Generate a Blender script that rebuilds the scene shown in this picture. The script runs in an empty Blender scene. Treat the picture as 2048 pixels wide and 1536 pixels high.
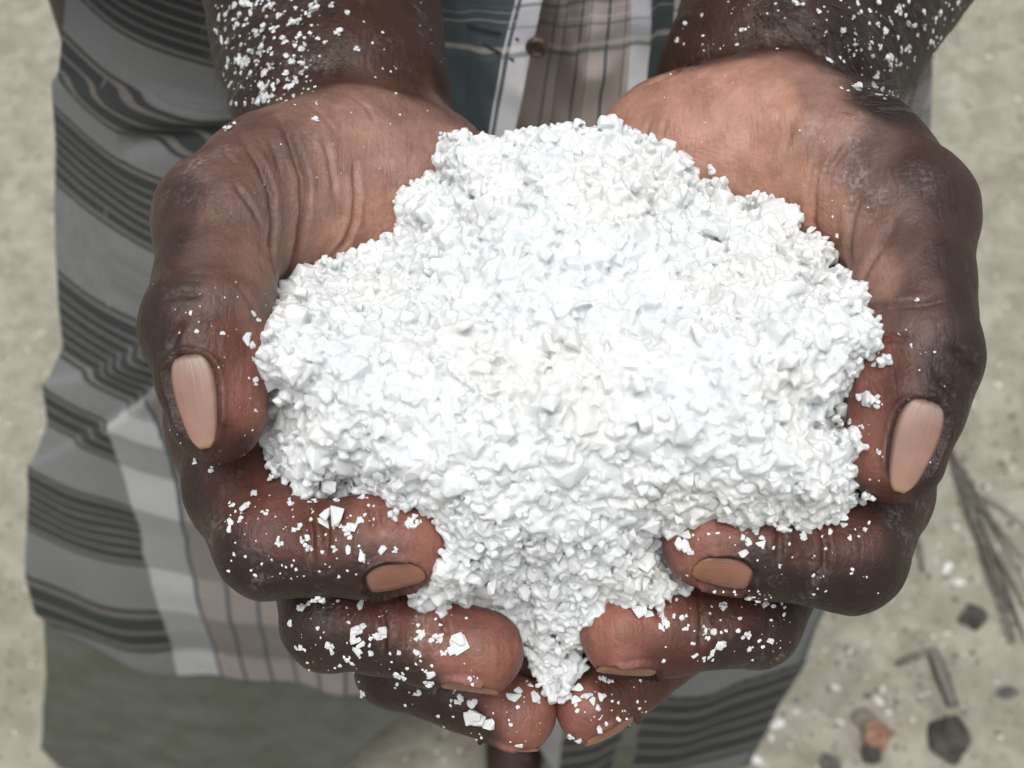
import bpy, bmesh, math, random
import numpy as np
from mathutils import Vector, Matrix, kdtree
from mathutils.bvhtree import BVHTree

random.seed(7)
rng = np.random.default_rng(7)
R = math.radians

# ------------------------------------------------------------------ camera, sky, sun, exposure
S = bpy.context.scene
COL = S.collection
CAM = np.array([0.0, 0.0, 1.15])          # camera about chest height, looking down at the hands
PITCH = R(52)
FPX = 2100.0                               # focal length in photograph pixels (2048 wide)
RIGHT = np.array([1.0, 0, 0])
UP = np.array([0, math.sin(PITCH), math.cos(PITCH)])
FWD = np.array([0, math.cos(PITCH), -math.sin(PITCH)])

cd = bpy.data.cameras.new('camera')
cam = bpy.data.objects.new('camera', cd)
COL.objects.link(cam)
cam.location = CAM
cam.rotation_euler = (math.pi / 2 - PITCH, 0, 0)
cd.sensor_width = 36
cd.lens = 36 * FPX / 2048
cd.clip_start = 0.01
cd.clip_end = 500
cd.dof.use_dof = True
cd.dof.focus_distance = 0.218
cd.dof.aperture_fstop = 19
S.camera = cam

SUN_EL, SUN_AZ = R(76), R(195)             # high, a little in front of the person
w = bpy.data.worlds.new('World')
S.world = w
w.use_nodes = True
nt = w.node_tree
bg = nt.nodes['Background']
sky = nt.nodes.new('ShaderNodeTexSky')
sky.sky_type = 'NISHITA'
sky.sun_disc = False
sky.sun_elevation = SUN_EL
sky.sun_rotation = SUN_AZ
sky.air_density = 1.0
sky.dust_density = 6.0
sky.ozone_density = 0.6
hs = nt.nodes.new('ShaderNodeHueSaturation')         # bright overcast: the blue of the sky veiled by cloud
hs.inputs['Saturation'].default_value = 0.38
nt.links.new(sky.outputs[0], hs.inputs['Color'])
nt.links.new(hs.outputs[0], bg.inputs[0])
bg.inputs[1].default_value = 0.15

sl = bpy.data.lights.new('sun', 'SUN')
sl.energy = 1.5
sl.angle = R(40)
sl.color = (1.0, 0.97, 0.92)
so = bpy.data.objects.new('sun', sl)
COL.objects.link(so)
sd = Vector((math.sin(SUN_AZ) * math.cos(SUN_EL), math.cos(SUN_AZ) * math.cos(SUN_EL), math.sin(SUN_EL)))
so.rotation_euler = sd.to_track_quat('Z', 'Y').to_euler()
so.location = (0, 0, 5)

S.view_settings.view_transform = 'Standard'
S.view_settings.look = 'None'
S.view_settings.gamma = 1
S.view_settings.exposure = -0.05
S.render.engine = 'CYCLES'
S.cycles.use_denoising = True
S.cycles.max_bounces = 8
S.cycles.diffuse_bounces = 6
S.cycles.transmission_bounces = 6

# ------------------------------------------------------------------ helpers
def cf(px, py, d):
    """point (mm) in the hands' working frame: x right, y up the picture, z = distance from the lens"""
    return np.array([(px - 1024) / FPX * d, (768 - py) / FPX * d, d], float)

def to_world(P):
    P = np.asarray(P, float) * 0.001
    return CAM + P[..., 0:1] * RIGHT + P[..., 1:2] * UP + P[..., 2:3] * FWD

def ray(px, py):
    v = RIGHT * ((px - 1024) / FPX) + UP * ((768 - py) / FPX) + FWD
    return v

def on_Y(px, py, Y):
    v = ray(px, py)
    return CAM + v * (Y / v[1])

def on_ground(px, py, z=0.0):
    v = ray(px, py)
    return CAM + v * ((z - CAM[2]) / v[2])

def project(W):
    W = np.asarray(W) - CAM
    d = W @ FWD
    return 1024 + FPX * (W @ RIGHT) / d, 768 - FPX * (W @ UP) / d

def mesh_obj(name, V, F, mat=None, parent=None, smooth=True, colors=None, uv=None):
    me = bpy.data.meshes.new(name)
    V = np.asarray(V, np.float32)
    F = np.asarray(F)
    if F.ndim == 2:
        n, k = F.shape
        me.vertices.add(len(V))
        me.vertices.foreach_set('co', V.ravel())
        me.loops.add(n * k)
        me.loops.foreach_set('vertex_index', F.astype(np.int32).ravel())
        me.polygons.add(n)
        me.polygons.foreach_set('loop_start', np.arange(0, n * k, k, dtype=np.int32))
        me.update(calc_edges=True)
    else:
        me.from_pydata(V.tolist(), [], [list(map(int, f)) for f in F])
    me.validate()
    me.polygons.foreach_set('use_smooth', np.full(len(me.polygons), bool(smooth)))
    if colors is not None:
        a = me.color_attributes.new('pigment', 'FLOAT_COLOR', 'POINT')
        c = np.ones((len(V), 4), np.float32)
        c[:, :3] = colors
        a.data.foreach_set('color', c.ravel())
    if uv is not None:
        l = me.uv_layers.new(name='UVMap')
        vi = np.empty(len(me.loops), np.int32)
        me.loops.foreach_get('vertex_index', vi)
        l.data.foreach_set('uv', np.asarray(uv, np.float32)[vi].ravel())
    if mat:
        me.materials.append(mat)
    o = bpy.data.objects.new(name, me)
    COL.objects.link(o)
    if parent:
        o.parent = parent
    return o

def tag(o, label=None, cat=None, group=None, kind=None):
    if label: o['label'] = label
    if cat: o['category'] = cat
    if group: o['group'] = group
    if kind: o['kind'] = kind
    return o

def empty(name, loc=(0, 0, 0)):
    e = bpy.data.objects.new(name, None)
    e.empty_display_size = 0.02
    COL.objects.link(e)
    e.location = loc
    return e

# ---- node expressions
class N:
    def __init__(s, t, sock): s.t, s.o = t, sock
    def _m(s, op, b=None, c=None):
        n = s.t.nodes.new('ShaderNodeMath'); n.operation = op
        for i, v in enumerate((s, b, c)):
            if v is None: continue
            if isinstance(v, N): s.t.links.new(v.o, n.inputs[i])
            else: n.inputs[i].default_value = v
        return N(s.t, n.outputs[0])
    def __add__(s, b): return s._m('ADD', b)
    def __sub__(s, b): return s._m('SUBTRACT', b)
    def __mul__(s, b): return s._m('MULTIPLY', b)
    def __truediv__(s, b): return s._m('DIVIDE', b)
    def fmod(s, b): return s._m('FLOORED_MODULO', b)
    def gt(s, b): return s._m('GREATER_THAN', b)
    def lt(s, b): return s._m('LESS_THAN', b)
    def mx(s, b): return s._m('MAXIMUM', b)
    def mn(s, b): return s._m('MINIMUM', b)
    def band(s, lo, hi): return s.gt(lo) * s.lt(hi)
    def soft(s, lo, hi):
        n = s.t.nodes.new('ShaderNodeMapRange'); n.interpolation_type = 'SMOOTHSTEP'
        s.t.links.new(s.o, n.inputs[0]); n.inputs[1].default_value = lo; n.inputs[2].default_value = hi
        return N(s.t, n.outputs[0])

def new_mat(name):
    m = bpy.data.materials.new(name)
    m.use_nodes = True
    return m, m.node_tree, m.node_tree.nodes['Principled BSDF']

def noise(t, scale, detail=3, rough=0.5, vec=None, out=0, dist=0.0):
    n = t.nodes.new('ShaderNodeTexNoise')
    n.inputs['Scale'].default_value = scale
    n.inputs['Detail'].default_value = detail
    n.inputs['Roughness'].default_value = rough
    n.inputs['Distortion'].default_value = dist
    if vec is not None: t.links.new(vec, n.inputs['Vector'])
    return N(t, n.outputs[out])

def coord(t, kind='Object'):
    n = t.nodes.new('ShaderNodeTexCoord')
    return n.outputs[kind]

def mixc(t, fac, a, b, blend='MIX'):
    n = t.nodes.new('ShaderNodeMix'); n.data_type = 'RGBA'; n.blend_type = blend
    n.clamp_factor = True
    if isinstance(fac, N): t.links.new(fac.o, n.inputs[0])
    else: n.inputs[0].default_value = fac
    for i, v in ((6, a), (7, b)):
        if isinstance(v, (tuple, list)): n.inputs[i].default_value = (*v, 1)
        else: t.links.new(v, n.inputs[i])
    return n.outputs[2]

def bump(t, h, strength, dist, prev=None):
    n = t.nodes.new('ShaderNodeBump')
    n.inputs['Strength'].default_value = strength
    n.inputs['Distance'].default_value = dist
    t.links.new(h.o, n.inputs['Height'])
    if prev is not None: t.links.new(prev, n.inputs['Normal'])
    return n.outputs[0]

# ------------------------------------------------------------------ materials
def skin_material():
    m, t, b = new_mat('skin')
    a = t.nodes.new('ShaderNodeAttribute'); a.attribute_name = 'pigment'
    oc = coord(t)
    mott = noise(t, 160, 4, 0.6, oc)
    c = mixc(t, (mott.soft(0.35, 0.7)) * 0.5, a.outputs['Color'], (0.75, 0.62, 0.6), 'MULTIPLY')
    fine = noise(t, 900, 2, 0.5, oc)
    film = noise(t, 75, 5, 0.68, oc)
    c = mixc(t, film.soft(0.54, 0.74) * fine.soft(0.42, 0.62) * 0.24, c, (0.5, 0.46, 0.44))   # dried brine on the skin
    t.links.new(c, b.inputs['Base Color'])
    b.inputs['Roughness'].default_value = 0.5
    b.inputs['Specular IOR Level'].default_value = 0.34
    v = t.nodes.new('ShaderNodeTexVoronoi'); v.feature = 'DISTANCE_TO_EDGE'
    v.inputs['Scale'].default_value = 700
    t.links.new(oc, v.inputs['Vector'])
    h = N(t, v.outputs['Distance']).mn(0.25)
    h2 = noise(t, 420, 3, 0.6, oc)
    nrm = bump(t, h, 0.26, 0.0007)
    mp = t.nodes.new('ShaderNodeMapping'); mp.inputs['Scale'].default_value = (520, 55, 70)   # fine lines running along the palm
    mp.inputs['Rotation'].default_value = (0, 0, 0.2)
    t.links.new(oc, mp.inputs[0])
    ln = noise(t, 1.0, 3, 0.55, mp.outputs[0], dist=0.4)
    nrm = bump(t, ln.soft(0.36, 0.50), 0.20, 0.0006, nrm)
    nrm = bump(t, h2, 0.45, 0.0008, nrm)
    t.links.new(nrm, b.inputs['Normal'])
    return m

def nail_material(name='fingernail', tint=(1, 1, 1)):
    m, t, b = new_mat(name)
    uvn = t.nodes.new('ShaderNodeUVMap')
    sep = t.nodes.new('ShaderNodeSeparateXYZ'); t.links.new(uvn.outputs[0], sep.inputs[0])
    u, v = N(t, sep.outputs[0]), N(t, sep.outputs[1])          # u across, v along (0 root, 1 free edge)
    n = noise(t, 200, 3, 0.5, coord(t))
    ridge = noise(t, 30, 2, 0.5, uvn.outputs[0])
    c = mixc(t, n.soft(0.3, 0.7), (0.312, 0.181, 0.138), (0.253, 0.157, 0.119))
    c = mixc(t, (v.soft(0.30, 0.10)) * 0.75, c, (0.29, 0.211, 0.181))
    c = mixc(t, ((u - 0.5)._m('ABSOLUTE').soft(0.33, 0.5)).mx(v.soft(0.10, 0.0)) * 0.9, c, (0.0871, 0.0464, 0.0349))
    c = mixc(t, noise(t, 2.2, 3, 0.6, uvn.outputs[0]).soft(0.5, 0.75) * 0.45, c, (0.218, 0.124, 0.0798))
    c = mixc(t, v.soft(0.86, 0.95) * 0.75, c, (0.319, 0.203, 0.124))
    c = mixc(t, 1.0, c, tint, 'MULTIPLY')
    t.links.new(c, b.inputs['Base Color'])
    b.inputs['Roughness'].default_value = 0.33
    b.inputs['Specular IOR Level'].default_value = 0.5
    b.inputs['Subsurface Weight'].default_value = 0.1
    b.inputs['Subsurface Radius'].default_value = (1, 0.5, 0.35)
    b.inputs['Subsurface Scale'].default_value = 0.001
    mp = t.nodes.new('ShaderNodeMapping'); mp.inputs['Scale'].default_value = (26, 0.6, 1)
    t.links.new(uvn.outputs[0], mp.inputs[0])
    t.links.new(bump(t, noise(t, 1.0, 2, 0.5, mp.outputs[0]), 0.32, 0.0005), b.inputs['Normal'])
    return m

def salt_material(name, sss):
    m, t, b = new_mat(name)
    oc = coord(t)
    n = noise(t, 45, 3, 0.5, oc)
    if sss:
        c = mixc(t, noise(t, 160, 2, 0.5, oc).soft(0.3, 0.7), (0.66, 0.70, 0.71), (0.735, 0.765, 0.77))
        c = mixc(t, n.soft(0.45, 0.7) * 0.5, c, (0.70, 0.69, 0.64))
    else:
        info = t.nodes.new('ShaderNodeNewGeometry')
        oi = t.nodes.new('ShaderNodeObjectInfo')
        rnd = (N(t, info.outputs['Random Per Island']) + N(t, oi.outputs['Random'])).fmod(1.0)
        c = mixc(t, rnd, (0.80, 0.83, 0.835), (0.90, 0.925, 0.93))
    t.links.new(c, b.inputs['Base Color'])
    b.inputs['Roughness'].default_value = 0.34
    b.inputs['Specular IOR Level'].default_value = 0.45
    h = noise(t, 420, 3, 0.6, oc)
    nb = bump(t, h, 0.4, 0.0008)
    t.links.new(nb, b.inputs['Normal'])
    if sss:
        b.inputs['Subsurface Weight'].default_value = 0.8
        b.inputs['Subsurface Radius'].default_value = (1.0, 1.0, 0.95)
        b.inputs['Subsurface Scale'].default_value = 0.0021
    else:
        tr = t.nodes.new('ShaderNodeBsdfTranslucent')
        tr.inputs['Color'].default_value = (0.86, 0.88, 0.87, 1)
        t.links.new(nb, tr.inputs['Normal'])
        mx = t.nodes.new('ShaderNodeMixShader'); mx.inputs[0].default_value = 0.10
        t.links.new(b.outputs[0], mx.inputs[1]); t.links.new(tr.outputs[0], mx.inputs[2])
        t.links.new(mx.outputs[0], t.nodes['Material Output'].inputs['Surface'])
    return m

def lungi_material():
    m, t, b = new_mat('checked_cotton')
    uvn = t.nodes.new('ShaderNodeUVMap')
    sep = t.nodes.new('ShaderNodeSeparateXYZ'); t.links.new(uvn.outputs[0], sep.inputs[0])
    s, y = N(t, sep.outputs[0]), N(t, sep.outputs[1])
    wob = noise(t, 3.0, 2, 0.5, uvn.outputs[0])
    s = s + (wob - 0.5) * 0.004
    # warp: zones across the cloth (metres of cloth, 0 at the white border stripe on the left)
    grey, white, pink = (0.199, 0.207, 0.206), (0.44, 0.457, 0.457), (0.326, 0.29, 0.274)
    in_white = s.band(0.0, 0.030).mx(s.band(0.395, 0.425))
    in_pink = s.band(0.030, 0.395)
    c = mixc(t, in_white, grey, white)
    c = mixc(t, in_pink, c, pink)
    lines = ((s - 0.030).fmod(0.0205).lt(0.0026) * s.band(0.028, 0.397)).mx((s - 0.030).fmod(0.007).lt(0.0032) * s.band(0.625, 0.69))
    # weft bands: y has a narrow band at even numbers and a wide band at odd ones
    q = y.fmod(2.0)
    def L(lo, hi): return q.band(lo, hi)
    wide = None
    for lo, hi in ((0.60, 0.635), (0.67, 0.775), (0.795, 0.87), (0.895, 0.985), (1.01, 1.09), (1.115, 1.20), (1.225, 1.32), (1.36, 1.395)):
        wide = L(lo, hi) if wide is None else wide.mx(L(lo, hi))
    q2 = (y + 1.0).fmod(2.0)                                  # the narrow band sits at q2 == 1
    for lo, hi in ((0.80, 0.835), (0.875, 0.985), (1.015, 1.125), (1.165, 1.20)):
        wide = wide.mx(q2.band(lo, hi))
    skip = y.band(1.5, 2.5) * -1.0 + 1.0                       # no narrow band on the second turn of the cloth
    wide = wide * skip
    inside = skip * q.band(0.60, 1.395).mx(q2.band(0.80, 1.20))
    brown = mixc(t, 0.5, c, (0.163, 0.127, 0.101))
    c2 = mixc(t, inside, c, brown)
    dark = mixc(t, in_pink.mx(in_white) * 0.66, (0.052, 0.058, 0.059), c)
    c2 = mixc(t, wide, c2, dark)
    c2 = mixc(t, lines, c2, (0.085, 0.105, 0.12))
    # yarn
    mp = t.nodes.new('ShaderNodeMapping'); mp.inputs['Scale'].default_value = (900, 60, 1)
    t.links.new(uvn.outputs[0], mp.inputs[0])
    yarn = noise(t, 1.0, 2, 0.6, mp.outputs[0])
    soil = noise(t, 9, 4, 0.6, coord(t))
    c2 = mixc(t, yarn.soft(0.3, 0.7) * 0.45, c2, (0.5, 0.5, 0.5), 'MULTIPLY')
    c2 = mixc(t, soil.soft(0.45, 0.75) * 0.25, c2, (0.62, 0.6, 0.52), 'MULTIPLY')
    t.links.new(c2, b.inputs['Base Color'])
    b.inputs['Roughness'].default_value = 0.92
    b.inputs['Specular IOR Level'].default_value = 0.15
    t.links.new(bump(t, noise(t, 26, 4, 0.6, coord(t)), 0.35, 0.004, bump(t, yarn, 0.3, 0.0006)), b.inputs['Normal'])
    return m

def lining_material():
    m, t, b = new_mat('grey_green_cotton')
    n = noise(t, 30, 4, 0.6, coord(t)); n2 = noise(t, 900, 2, 0.6, coord(t))
    c = mixc(t, n.soft(0.3, 0.7), (0.118, 0.127, 0.102), (0.147, 0.16, 0.135))
    c = mixc(t, n2.soft(0.3, 0.8) * 0.25, c, (0.5, 0.5, 0.5), 'MULTIPLY')
    t.links.new(c, b.inputs['Base Color'])
    b.inputs['Roughness'].default_value = 0.95
    b.inputs['Specular IOR Level'].default_value = 0.1
    t.links.new(bump(t, n2, 0.3, 0.001), b.inputs['Normal'])
    return m

def shirt_material():
    m, t, b = new_mat('plaid_shirt_cotton')
    uvn = t.nodes.new('ShaderNodeUVMap')
    sep = t.nodes.new('ShaderNodeSeparateXYZ'); t.links.new(uvn.outputs[0], sep.inputs[0])
    s, y = N(t, sep.outputs[0]), N(t, sep.outputs[1])          # s in columns, y in hundreds of photo rows
    pink, white, teal = (0.565, 0.496, 0.48), (0.651, 0.667, 0.718), (0.085, 0.108, 0.128)
    in_teal = s.lt(2.0).mx(s.band(8.0, 9.6))
    in_white = s.band(2.0, 3.0).mx(s.band(7.0, 8.0)).mx(s.band(9.3, 9.5))
    c = mixc(t, in_teal, pink, teal)
    c = mixc(t, in_white, c, white)
    fine = s.fmod(0.085).lt(0.036) * s.band(3.0, 7.0)
    c = mixc(t, fine * 0.55, c, (0.12, 0.106, 0.129))
    bold = s.fmod(0.52).lt(0.05) * s.band(3.4, 7.0)
    bold = bold.mx(s.band(2.18, 2.32))
    c = mixc(t, bold * 0.9, c, (0.0429, 0.0685, 0.0942))
    yy = y + (s - 5.0) * 0.035
    rows = yy.band(-0.02, 0.05).mx(yy.band(0.42, 0.47)).mx(yy.band(0.93, 1.03)).mx(yy.band(-0.5, -0.42))
    c = mixc(t, rows * 0.62, c, (0.103, 0.145, 0.171))
    hi = yy.band(0.80, 0.90).mx(yy.band(0.30, 0.33)).mx(yy.band(0.12, 0.14))
    c = mixc(t, hi * 0.42, c, (0.754, 0.712, 0.685))
    grid = yy.band(0.1, 0.8) * (s.band(2.35, 3.0).mx(s.band(7.0, 8.0)))
    c = mixc(t, grid * 0.4, c, (0.445, 0.445, 0.565))
    soil = noise(t, 60, 3, 0.6, coord(t))
    c = mixc(t, soil.soft(0.4, 0.8) * 0.3, c, (0.6, 0.57, 0.53), 'MULTIPLY')
    t.links.new(c, b.inputs['Base Color'])
    b.inputs['Roughness'].default_value = 0.9
    b.inputs['Specular IOR Level'].default_value = 0.15
    t.links.new(bump(t, noise(t, 900, 2, 0.6, coord(t)), 0.25, 0.0006), b.inputs['Normal'])
    return m

def sand_material():
    m, t, b = new_mat('sand')
    oc = coord(t)
    big = noise(t, 3.5, 4, 0.55, oc)
    mid = noise(t, 22, 5, 0.6, oc, dist=0.6)
    grain = noise(t, 650, 2, 0.7, oc)
    c = mixc(t, mid.soft(0.3, 0.72), (0.241, 0.231, 0.179), (0.371, 0.358, 0.294))
    c = mixc(t, big.soft(0.52, 0.68) * 0.35, c, (0.173, 0.16, 0.123))
    c = mixc(t, grain.soft(0.25, 0.5) * -1.0 + 1.0 if False else grain.soft(0.62, 0.74) * 0.5, c, (0.138, 0.13, 0.115))
    c = mixc(t, grain.soft(0.40, 0.30) * 0.5, c, (0.517, 0.504, 0.438))
    peb = t.nodes.new('ShaderNodeTexVoronoi'); peb.inputs['Scale'].default_value = 120
    t.links.new(oc, peb.inputs['Vector'])
    pd = N(t, peb.outputs['Distance']); pc = t.nodes.new('ShaderNodeSeparateColor'); t.links.new(peb.outputs['Color'], pc.inputs[0])
    pr = N(t, pc.outputs[0])
    c = mixc(t, pd.lt(0.30) * pr.gt(0.86) * 0.7, c, (0.0945, 0.0904, 0.0789))
    c = mixc(t, pd.lt(0.24) * pr.lt(0.07) * 0.8, c, (0.756, 0.738, 0.666))
    t.links.new(c, b.inputs['Base Color'])
    b.inputs['Roughness'].default_value = 0.95
    b.inputs['Specular IOR Level'].default_value = 0.2
    t.links.new(bump(t, mid, 0.5, 0.012, bump(t, grain, 0.6, 0.002)), b.inputs['Normal'])
    return m

def plain_mat(name, c1, c2, scale, rough=0.8, bumpd=0.001):
    m, t, b = new_mat(name)
    n = noise(t, scale, 4, 0.6, coord(t))
    t.links.new(mixc(t, n.soft(0.3, 0.7), c1, c2), b.inputs['Base Color'])
    b.inputs['Roughness'].default_value = rough
    t.links.new(bump(t, n, 0.6, bumpd), b.inputs['Normal'])
    return m

M_SKIN = skin_material()
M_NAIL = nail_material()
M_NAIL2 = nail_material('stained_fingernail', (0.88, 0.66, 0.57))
M_SALT = salt_material('salt_crystal', False)
M_PACKED = salt_material('packed_salt', True)
M_LUNGI = lungi_material()
M_LINING = lining_material()
M_SHIRT = shirt_material()
M_SAND = sand_material()
M_STONE = plain_mat('dark_stone', (0.0261, 0.0245, 0.0212), (0.0734, 0.0669, 0.0555), 60)
M_BUTTON = plain_mat('button_horn', (0.0326, 0.0195, 0.0163), (0.0815, 0.0489, 0.0358), 300, 0.5)
M_THREAD = plain_mat('dark_thread', (0.0195, 0.0228, 0.0326), (0.0489, 0.0489, 0.0652), 500)
M_SHELL = plain_mat('white_shell', (0.538, 0.538, 0.506), (0.815, 0.815, 0.766), 150, 0.5)
M_RUST = plain_mat('orange_husk', (0.16, 0.075, 0.045), (0.33, 0.20, 0.135), 120)
M_STRAW = plain_mat('dry_frond', (0.0815, 0.0766, 0.0684), (0.228, 0.203, 0.163), 90)
M_STICK = plain_mat('grey_stick', (0.0978, 0.0897, 0.0783), (0.212, 0.195, 0.163), 200)
M_BIT = plain_mat('dark_bits', (0.0489, 0.0489, 0.0457), (0.131, 0.123, 0.108), 80)
M_HAIR = plain_mat('arm_hair', (0.0131, 0.0114, 0.00978), (0.0326, 0.0261, 0.0195), 80, 0.5)

# ------------------------------------------------------------------ implicit modelling of skin
def d_cone(P, a, b, r1, r2):
    a = a.astype(np.float32)
    ba = (b - a).astype(np.float32)
    l2 = np.float32(ba @ ba)
    pa = P.astype(np.float32, copy=False) - a
    t = np.clip((pa @ ba) / l2, 0, 1)
    q = pa - t[:, None] * ba
    return np.sqrt(np.einsum('ij,ij->i', q, q)) - (np.float32(r1) + np.float32(r2 - r1) * t)

def d_ell(P, c, r, A=None):
    q = P - c
    if A is not None: q = q @ A.T
    r = np.asarray(r, float)
    k0 = np.sqrt(((q / r) ** 2).sum(1)); k1 = np.sqrt(((q / r ** 2) ** 2).sum(1)) + 1e-9
    return k0 * (k0 - 1) / k1

def smin(a, b, k):
    h = np.maximum(k - np.abs(a - b), 0) / k
    return np.minimum(a, b) - h * h * k * 0.25

def chain(P, pts, k=2.0):
    d = None
    for (a, ra), (b, rb) in zip(pts[:-1], pts[1:]):
        e = d_cone(P, a, b, ra, rb)
        d = e if d is None else smin(d, e, k)
    return d

def surface_nets(fn, lo, hi, h, coarse=8):
    lo = np.asarray(lo, float)
    nb = np.ceil((np.asarray(hi) - lo) / (h * coarse)).astype(int)
    n = nb * coarse
    H = h * coarse
    gi = np.stack(np.meshgrid(*[np.arange(k) for k in nb], indexing='ij'), -1).reshape(-1, 3)
    dc = np.concatenate([fn((lo + (c + 0.5) * H).astype(np.float32)) for c in np.array_split(gi, max(1, len(gi) // 200000))])
    D = np.where(np.repeat(np.repeat(np.repeat(dc.reshape(nb), coarse, 0), coarse, 1), coarse, 2) < 0, -9.0, 9.0).astype(np.float32)
    act = gi[np.abs(dc) < H * 1.25]
    off = np.stack(np.meshgrid(*[np.arange(coarse)] * 3, indexing='ij'), -1).reshape(-1, 3)
    for blk in np.array_split(act, max(1, len(act) // 400)):
        idx = (blk[:, None, :] * coarse + off[None]).reshape(-1, 3)
        D[idx[:, 0], idx[:, 1], idx[:, 2]] = fn((lo + idx * h).astype(np.float32))
    s = (D < 0).astype(np.uint8)
    cnt = np.zeros(tuple(n - 1), np.uint8)
    cor = [(i, j, k) for i in (0, 1) for j in (0, 1) for k in (0, 1)]
    for i, j, k in cor:
        cnt += s[i:n[0] - 1 + i, j:n[1] - 1 + j, k:n[2] - 1 + k]
    cells = np.argwhere((cnt > 0) & (cnt < 8))
    vid = np.full(tuple(n - 1), -1, np.int32)
    vid[cells[:, 0], cells[:, 1], cells[:, 2]] = np.arange(len(cells))
    cv = np.stack([D[cells[:, 0] + i, cells[:, 1] + j, cells[:, 2] + k] for i, j, k in cor], 1)
    corn = np.array(cor, float)
    acc = np.zeros((len(cells), 3)); num = np.zeros(len(cells))
    for a in range(8):
        for b in range(a + 1, 8):
            if np.abs(corn[a] - corn[b]).sum() == 1:
                va, vb = cv[:, a], cv[:, b]
                m = (va < 0) != (vb < 0)
                t = np.where(m, va / np.where(m, va - vb, 1), 0)
                acc += np.where(m[:, None], corn[a] + t[:, None] * (corn[b] - corn[a]), 0)
                num += m
    V = lo + (cells + acc / num[:, None]) * h
    F = []
    for ax in range(3):
        u, v = (ax + 1) % 3, (ax + 2) % 3
        sl0 = [slice(1, n[k] - 1) for k in range(3)]
        sl1 = list(sl0)
        sl0[ax] = slice(0, n[ax] - 1); sl1[ax] = slice(1, n[ax])
        A, B = s[tuple(sl0)], s[tuple(sl1)]
        e = np.argwhere(A != B)
        st = np.ones(3, int); st[ax] = 0
        e0 = e + st
        flip = A[e[:, 0], e[:, 1], e[:, 2]] == 0
        du = np.zeros(3, int); du[u] = 1
        dv = np.zeros(3, int); dv[v] = 1
        q = [e0 - du - dv, e0 - dv, e0, e0 - du]
        q = np.stack([vid[c[:, 0], c[:, 1], c[:, 2]] for c in q], 1)
        q[flip] = q[flip][:, ::-1]
        F.append(q)
    F = np.concatenate(F)
    F = F[(F >= 0).all(1)]
    return V, F

def vert_normals(V, F):
    n = np.cross(V[F[:, 2]] - V[F[:, 0]], V[F[:, 3]] - V[F[:, 1]])
    out = np.zeros_like(V)
    for k in range(4):
        for c in range(3):
            out[:, c] += np.bincount(F[:, k], n[:, c], len(V))
    return out / (np.linalg.norm(out, axis=1, keepdims=True) + 1e-12)

def smooth_verts(V, F, it=1, lam=0.5):
    E = np.concatenate([F[:, [0, 1]], F[:, [1, 2]], F[:, [2, 3]], F[:, [3, 0]]])
    deg = np.bincount(E[:, 0], minlength=len(V)) + np.bincount(E[:, 1], minlength=len(V))
    for _ in range(it):
        a = np.zeros_like(V)
        for c in range(3):
            a[:, c] = np.bincount(E[:, 0], V[E[:, 1], c], len(V)) + np.bincount(E[:, 1], V[E[:, 0], c], len(V))
        V = V + lam * (a / deg[:, None] - V)
    return V

def vnoise(P, scale, seed=0):
    """cheap smooth value noise, -1..1"""
    r = np.random.default_rng(seed)
    T = r.uniform(-1, 1, (32, 32, 32))
    Q = P * scale + 1000.0
    i = np.floor(Q).astype(int); f = Q - i; f = f * f * (3 - 2 * f)
    out = 0
    for a in (0, 1):
        for b in (0, 1):
            for c in (0, 1):
                w_ = (f[:, 0] if a else 1 - f[:, 0]) * (f[:, 1] if b else 1 - f[:, 1]) * (f[:, 2] if c else 1 - f[:, 2])
                out = out + w_ * T[(i[:, 0] + a) % 32, (i[:, 1] + b) % 32, (i[:, 2] + c) % 32]
    return out

# ------------------------------------------------------------------ the two hands (mm frame, see cf)
def J(px, py, d, r): return (cf(px, py, d), r)

HAND_A = dict(                                   # the hand on the left of the picture
    forearm=[J(690, 225, 284, 29.5), J(655, 60, 306, 33), J(615, -150, 340, 38)],
    thenar=[J(690, 378, 259, 25), J(560, 410, 245, 20), J(450, 445, 230, 14.0)],
    heel=[J(842, 405, 264, 22), J(800, 640, 284, 15)],
    meta=[([J(640, 330, 268, 17), J(450, 850, 239, 12.5)]),
          ([J(690, 330, 276, 17), J(606, 902, 253, 12.5)]),
          ([J(760, 330, 280, 17), J(770, 990, 267, 12)]),
          ([J(830, 350, 276, 17), J(916, 1046, 274, 11)])],
    thumb=[J(450, 445, 230, 14.2), J(432, 560, 218, 12.0), J(412, 655, 208, 12.7), J(425, 740, 204.5, 10.6), J(434, 828, 203, 9.3)],
    fingers=[
        [J(450, 850, 239, 12.5), J(480, 970, 226, 11.6), J(548, 1085, 214, 11.7), J(640, 1096, 211, 9.5), J(722, 1092, 209, 10.0), J(817, 1085, 208, 8.9)],
        [J(606, 902, 253, 12.5), J(640, 1100, 240, 11.0), J(662, 1237, 229, 10.6), J(770, 1258, 225, 9.2), J(862, 1276, 222, 9.7), J(962, 1301, 220, 8.9)],
        [J(770, 990, 267, 12), J(780, 1190, 256, 10.2), J(796, 1328, 247, 9.8), J(930, 1382, 242, 8.9), J(1036, 1426, 236, 8.5)],
        [J(916, 1046, 274, 11), J(935, 1290, 263, 8.5), J(1010, 1320, 254, 7.8), J(1050, 1325, 249, 7.0)]],
)
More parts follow.
